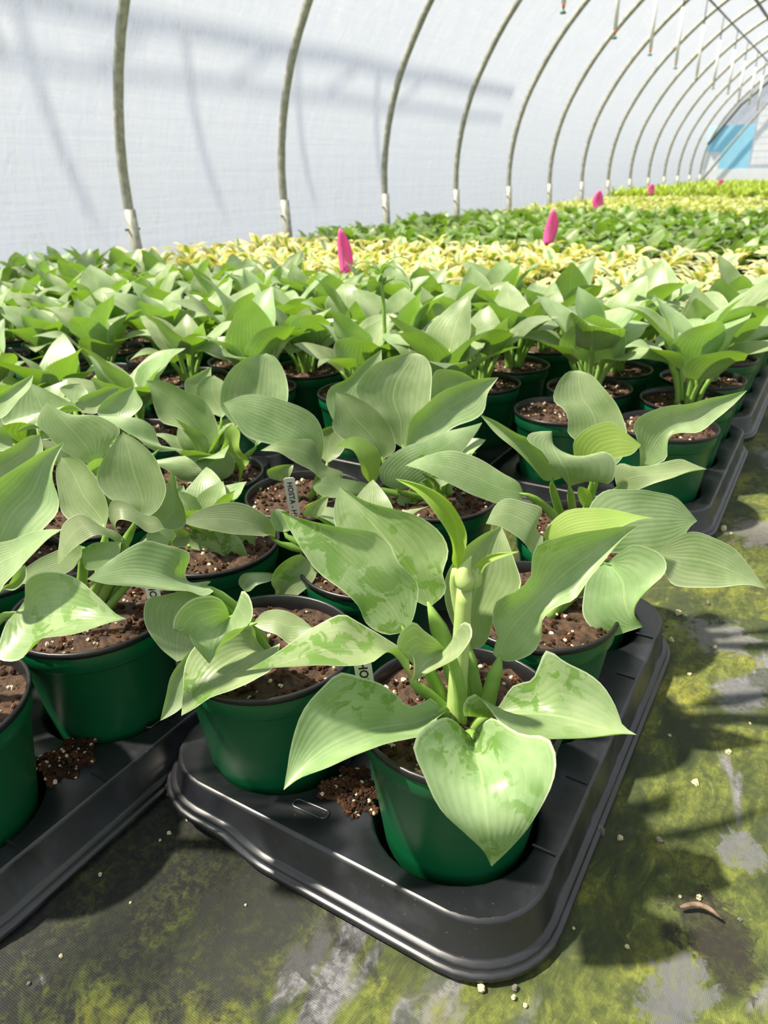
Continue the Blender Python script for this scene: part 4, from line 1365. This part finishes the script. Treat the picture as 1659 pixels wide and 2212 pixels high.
# lime green plants up to the end wall: the first 297 singly, the rest as one mass
n_lime = 0
rv, rf, ruv, rms = [], [], [], []
y += 0.05
while y < Y_END - 0.35:
    for k in range(11):
        x = -0.24 - 0.255 * k + random.uniform(-0.02, 0.02)
        yj = y + random.uniform(-0.02, 0.02)
        if n_lime < 297:
            far_plant(x, yj, LIME, 'lime_green_plant', 'lime green leafy potted plant near the far end wall', 'potted plant', 'lime green plants at the far end', 1.12)
        else:
            me = random.choice(LIME)
            b0 = len(rv)
            rv += [Vector((w.co.x * 1.12 + x, w.co.y * 1.12 + yj, w.co.z * 1.12)) for w in me.vertices]
            tmp = [(0.5, 0.5)] * len(me.vertices)
            for lp in me.loops: tmp[lp.vertex_index] = tuple(me.uv_layers[0].data[lp.index].uv)
            ruv += tmp
            rf += [tuple(i + b0 for i in q.vertices) for q in me.polygons]
            rms += [q.material_index for q in me.polygons]
        n_lime += 1
    y += 0.245
if rv:
    me = mesh_py('lime_plant_mass', rv, rf, True, ruv)
    for m in (M['leaf_lime'], M['stalk'], M['pot'], M['rim'], M['soil']): me.materials.append(m)
    me.polygons.foreach_set('material_index', rms)
    tag(new_obj('lime_plant_mass', me), 'mass of lime green plants right against the end wall', 'plants', None, 'stuff')

# ------------------------------------------------------------------ name tags
def text_mesh(body, size):
    cu = bpy.data.curves.new('txt', 'FONT')
    cu.body = body
    cu.size = size
    cu.extrude = 0.0002
    cu.offset = size * 0.012
    cu.resolution_u = 2
    o = bpy.data.objects.new('txt', cu)
    COL.objects.link(o)
    dg = bpy.context.evaluated_depsgraph_get()
    me = bpy.data.meshes.new_from_object(o.evaluated_get(dg))
    bpy.data.objects.remove(o)
    return me


def name_tag(px, py, pot, d, w, h, lean, label, body='HOSTA - H', tsize=0.011):
    """white stick-in tag whose top centre is seen at (px,py); lettering runs down its face"""
    top = site(px, py, pot, d)
    right = Vector((AX[0][0], AX[1][0], 0)).normalized()
    up = (Vector((0, 0, 1)) + right * lean[0] + HF * lean[1]).normalized()
    rt = (right - up * right.dot(up)).normalized()
    nr = rt.cross(up).normalized()
    bot = top - up * h
    r = empty('name_tag', bot)
    tag(r, label, 'plant label')
    r.matrix_world = Matrix(((rt.x, up.x, nr.x, bot.x), (rt.y, up.y, nr.y, bot.y), (rt.z, up.z, nr.z, bot.z), (0, 0, 0, 1)))
    v, f = [], []
    out = [(-w / 2 * 0.3, 0), (w / 2 * 0.3, 0), (w / 2, h * 0.18), (w / 2, h - w * 0.16), (w / 2 - w * 0.16, h), (-w / 2 + w * 0.16, h), (-w / 2, h - w * 0.16), (-w / 2, h * 0.18)]
    n = len(out)
    for z in (-0.0004, 0.0004): v += [(x, y, z) for x, y in out]
    f = [tuple(range(n))[::-1], tuple(range(n, 2 * n))] + [(i, (i + 1) % n, n + (i + 1) % n, n + i) for i in range(n)]
    new_obj('tag_blade', mesh_py('tag_blade', v, f, False), M['tagwhite'], r)
    t = new_obj('lettering', text_mesh(body, tsize), M['ink'], r)
    t.rotation_euler = (0, 0, -PI / 2)
    t.location = (-tsize * 0.34, h - 0.006, 0.0006)
    t['label'] = 'black lettering running down the tag'
    return r


name_tag(624, 1032, P31, 0.055, 0.0145, 0.085, (-0.06, -0.10), 'white name tag with black lettering standing behind the budding hosta', 'HOSTA - H', 0.0098)
name_tag(780, 1415, P1, 0.010, 0.0135, 0.055, (-0.10, 0.02), 'white name tag half hidden under a leaf of the budding hosta', 'HOSTA', 0.0100)
name_tag(323, 1250, PA, 0.025, 0.0135, 0.060, (-0.06, 0.0), 'white name tag in shade in the neighbouring tray', 'HOSTA', 0.0098)
name_tag(1655, 632, (-0.20, 2.24), 0.05, 0.016, 0.085, (0.55, 0.0), 'white name tag leaning in a pot of cream-edged hosta', 'HOSTA', 0.010)

# ------------------------------------------------------------------ pink flags
def flag(px_top, py_top, px_bot, py_bot, pot, wpx, label, bend=0.0, group=None):
    a, b_ = site(px_top, py_top, pot, 0.0), site(px_bot, py_bot, pot, 0.0)
    right = Vector((AX[0][0], AX[1][0], 0)).normalized()
    dist = (b_ - Vector((0, 0, CAM_H))).length
    w = wpx / F_PX * dist
    r = empty('marker_flag', (b_.x, b_.y, 0.0))
    tag(r, label, 'flag', group)
    v, n = [], 11
    ax = (a - b_)
    for i in range(n):
        t = i / (n - 1)
        c = b_ + ax * t - Vector((b_.x, b_.y, 0)) + right * (bend * w * math.sin(PI * t)) + HF * (0.006 * math.sin(5 * t))
        ww = w * (0.5 if t < 0.7 else 0.5 * (1 - 0.75 * ((t - 0.7) / 0.3) ** 1.5)) * (0.75 + 0.25 * math.sin(PI * min(1, t * 1.3)))
        for s in (-1, -0.3, 0.4, 1):
            v.append(c + right * (ww * s) + HF * (0.25 * ww * abs(s) ** 1.5))
    o = new_obj('flag_tape', mesh_py('flag_tape', v, grid_faces(4, n)), M['pink'], r)
    sm = o.modifiers.new('thickness', 'SOLIDIFY')
    sm.thickness = 0.0006
    tp = b_ + ax * 0.85 - Vector((b_.x, b_.y, 0)) + HF * 0.004
    new_obj('flag_stake', tube_mesh('flag_stake', [(tp.x * 0.2, tp.y * 0.2, 0.0), tp.lerp(Vector((0, 0, 0)), 0.5), tp], 0.0016, 6), M['wire'], r)
    return r


flag(735, 494, 748, 591, (-1.47, 2.17), 30, 'pink flag standing where the sage hostas meet the cream-edged ones', 0.1)
flag(1195, 452, 1183, 528, (-1.187, 3.46), 26, 'pink flag standing where the cream-edged hostas meet the deep green ones', 0.15)
flag(1295, 411, 1296, 456, (-1.80, 6.44), 22, 'pink flag standing where the deep green hostas end', -0.1)
flag(1409, 397, 1406, 421, (-2.30, 10.5), 14, 'pink flag standing before the lime green plants by the hoops', 0.0)
flag(1558, 387, 1558, 408, (-1.84, 13.2), 14, 'pink flag standing among the lime green plants', 0.0)

# ------------------------------------------------------------------ the tall stray seedling
def stray():
    pot = (-0.773, 1.1775)
    foot, head = site(832, 775, pot, 0.0), site(822, 592, pot, 0.0)
    org = Vector((foot.x, foot.y, 0))
    r = empty('stray_seedling', (org.x, org.y, 0.0))
    tag(r, 'tall thin-stemmed seedling with a whorl of narrow leaves above the hostas', 'plant')
    f0 = Vector((0, 0, SOIL_Z))
    hd = head - org
    new_obj('stem', tube_mesh('stem', catmull([f0, (foot - org), hd.lerp(foot - org, 0.4) + Vector((0.003, 0, 0)), hd], 12), [0.0045 - 0.0001 * i for i in range(12)], 8), M['stalk'], r)
    rng = random.Random(5)
    for i in range(13):
        a = i * 2.4
        v, uv = [], []
        L = rng.uniform(0.045, 0.075)
        R = Vector((math.cos(a), math.sin(a), 0))
        S_ = Vector((-math.sin(a), math.cos(a), 0))
        p = hd - Vector((0, 0, 0.028 * (i % 4) / 3.0))
        for k in range(9):
            t = k / 8
            e = math.radians(62 - 115 * t + (i % 3) * 12)
            if k: p = p + (R * math.cos(e) + Vector((0, 0, 1)) * math.sin(e)) * (L / 8)
            w = 0.0062 * math.sin(PI * min(1, 0.06 + t * 0.94)) ** 0.7
            for s in (-1, 0, 1):
                v.append(p + S_ * (w * s) + Vector((0, 0, 0.002 * abs(s))))
                uv.append((0.5 + s / 2, t))
        me = mesh_py('narrow_leaf', v, grid_faces(3, 9), True, uv)
        new_obj('narrow_leaf', me, M['leaf_deep'], r)


stray()

# ------------------------------------------------------------------ spilled soil, stones, grit
def heap(rx, ry):
    def g(rng):
        a, q = rng.uniform(0, 6.28), math.sqrt(rng.random())
        k = 0.75 + 0.5 * noise.noise(Vector((2.2 * math.cos(a), 2.2 * math.sin(a), rx * 90)))
        return (rx * k * q * math.cos(a), ry * k * q * math.sin(a), 0.008 * (1 - q) * rng.random() + 0.0006)
    return g


def spill(name, loc, rx, ry, seed, n, label, frac=0.06):
    me = crumbs_mesh('soil_spill', seed, n, heap(rx, ry), 0.0008, 0.0028, frac)
    # loose bed under the crumbs
    o = new_obj(name, me)
    o.location = loc
    return tag(o, label, 'soil', None, 'stuff')


spill('soil_spill', (-0.285, 0.398, TRAY_TOP), 0.040, 0.034, 3, 900, 'spilled brown soil with white grains on the deck of the open tray')
spill('soil_spill', (-0.545, 0.292, TRAY_TOP), 0.036, 0.040, 4, 900, 'spilled brown soil with white grains on the deck of the shaded tray', 0.10)

STONES = []
for s in range(5):
    rng = random.Random(s + 90)
    v, f = [], []
    lump(v, f, (0, 0, 0.62), 1.0, rng)
    STONES.append(mesh_py('stone', v, f, False))


def floor_pt(px, py, z=0.0):
    c = Vector((px - W_PX / 2, py - H_PX / 2, F_PX))
    r = Vector([sum(AX[i][k] * c[k] for k in range(3)) for i in range(3)])
    return Vector((0, 0, CAM_H)) + r * ((z - CAM_H) / r.z)


def stone(px, py, size_px, mat, label, group, i, name):
    p = floor_pt(px, py)
    dist = (p - Vector((0, 0, CAM_H))).length
    me = STONES[i % 5].copy()
    me.materials.append(M[mat])
    o = new_obj(name, me)
    o.location = (p.x, p.y, -0.004)
    s = size_px / F_PX * dist / 2
    o.scale = (s, s, s)
    o.rotation_euler = (0, 0, i * 1.7)
    return tag(o, label, 'stone', group)


stone(373, 1708, 38, 'stone', 'round grey stone between the two front trays', None, 0, 'stone')
stone(1285, 1792, 36, 'stone', 'angular grey stone on the dark damp cloth right of the open tray', None, 1, 'stone')
stone(1181, 1893, 28, 'stone', 'grey stone lying against the flange at the front corner of the open tray', None, 2, 'stone')
stone(1132, 1976, 24, 'stone', 'flat grey stone below the front corner of the open tray', None, 3, 'stone')
grit = [(1425, 1812, 16), (1340, 1806, 12), (1503, 1688, 15), (1573, 1622, 16), (1447, 1586, 10), (1130, 2010, 14), (1112, 2008, 12), (968, 2032, 22), (1040, 2132, 20),
        (1110, 2150, 12), (1112, 2130, 14), (1135, 2166, 8), (1356, 2040, 9), (1470, 1932, 10), (1510, 1935, 14), (1600, 1982, 10), (1465, 1322, 14), (1450, 1380, 12), (1430, 1430, 10),
        (1490, 1455, 12), (1440, 1350, 9), (1428, 1368, 9), (1563, 1141, 14), (1580, 1150, 8), (800, 1935, 12), (815, 1965, 10), (825, 1985, 12), (365, 1795, 9), (345, 1810, 8),
        (215, 1885, 10), (258, 1790, 8), (405, 1765, 10), (130, 2060, 8), (280, 1945, 7), (530, 1950, 7), (60, 2120, 9), (1190, 1740, 16), (1290, 1690, 14), (1240, 2000, 8), (1620, 1560, 9),
        (1530, 1300, 10), (1600, 1240, 10), (1545, 1395, 9), (1480, 1240, 9)]
for i, (a, b_, s) in enumerate(grit):
    stone(a, b_, s, 'gravel' if i % 5 else 'stone', 'small pale grain of grit on the mossy cloth', 'grit on the floor', i, 'grit')
tw = new_obj('twig', tube_mesh('twig', catmull([floor_pt(1468, 1965) + Vector((0, 0, 0.003)), floor_pt(1500, 1962) + Vector((0, 0, 0.005)), floor_pt(1530, 1972) + Vector((0, 0, 0.005)), floor_pt(1558, 1990) + Vector((0, 0, 0.003))], 10), [0.001, 0.0018, 0.0021, 0.0020, 0.0023, 0.0022, 0.0021, 0.0018, 0.0015, 0.0008], 7), simple_mat('weathered_twig', lin(132, 112, 96), 0.8, 0, 0.3, lin(92, 76, 62), 120.0, 0.5, 300.0))
tag(tw, 'short curved brown twig lying in damp peat on the cloth', 'twig')
for (a, b_, pot, s) in ((560, 1688, None, 20), (725, 1690, None, 12), (715, 1700, None, 10)):
    p = floor_pt(a, b_, TRAY_TOP)
    me = STONES[s % 5].copy()
    me.materials.append(M['perlite'])
    o = new_obj('perlite_grain', me)
    o.location = (p.x, p.y, TRAY_TOP - 0.001)
    sc = s / F_PX * 0.62 / 2
    o.scale = (sc, sc, sc)
    tag(o, 'pale perlite grain on the deck of the open tray', 'grit', 'perlite on the open tray')
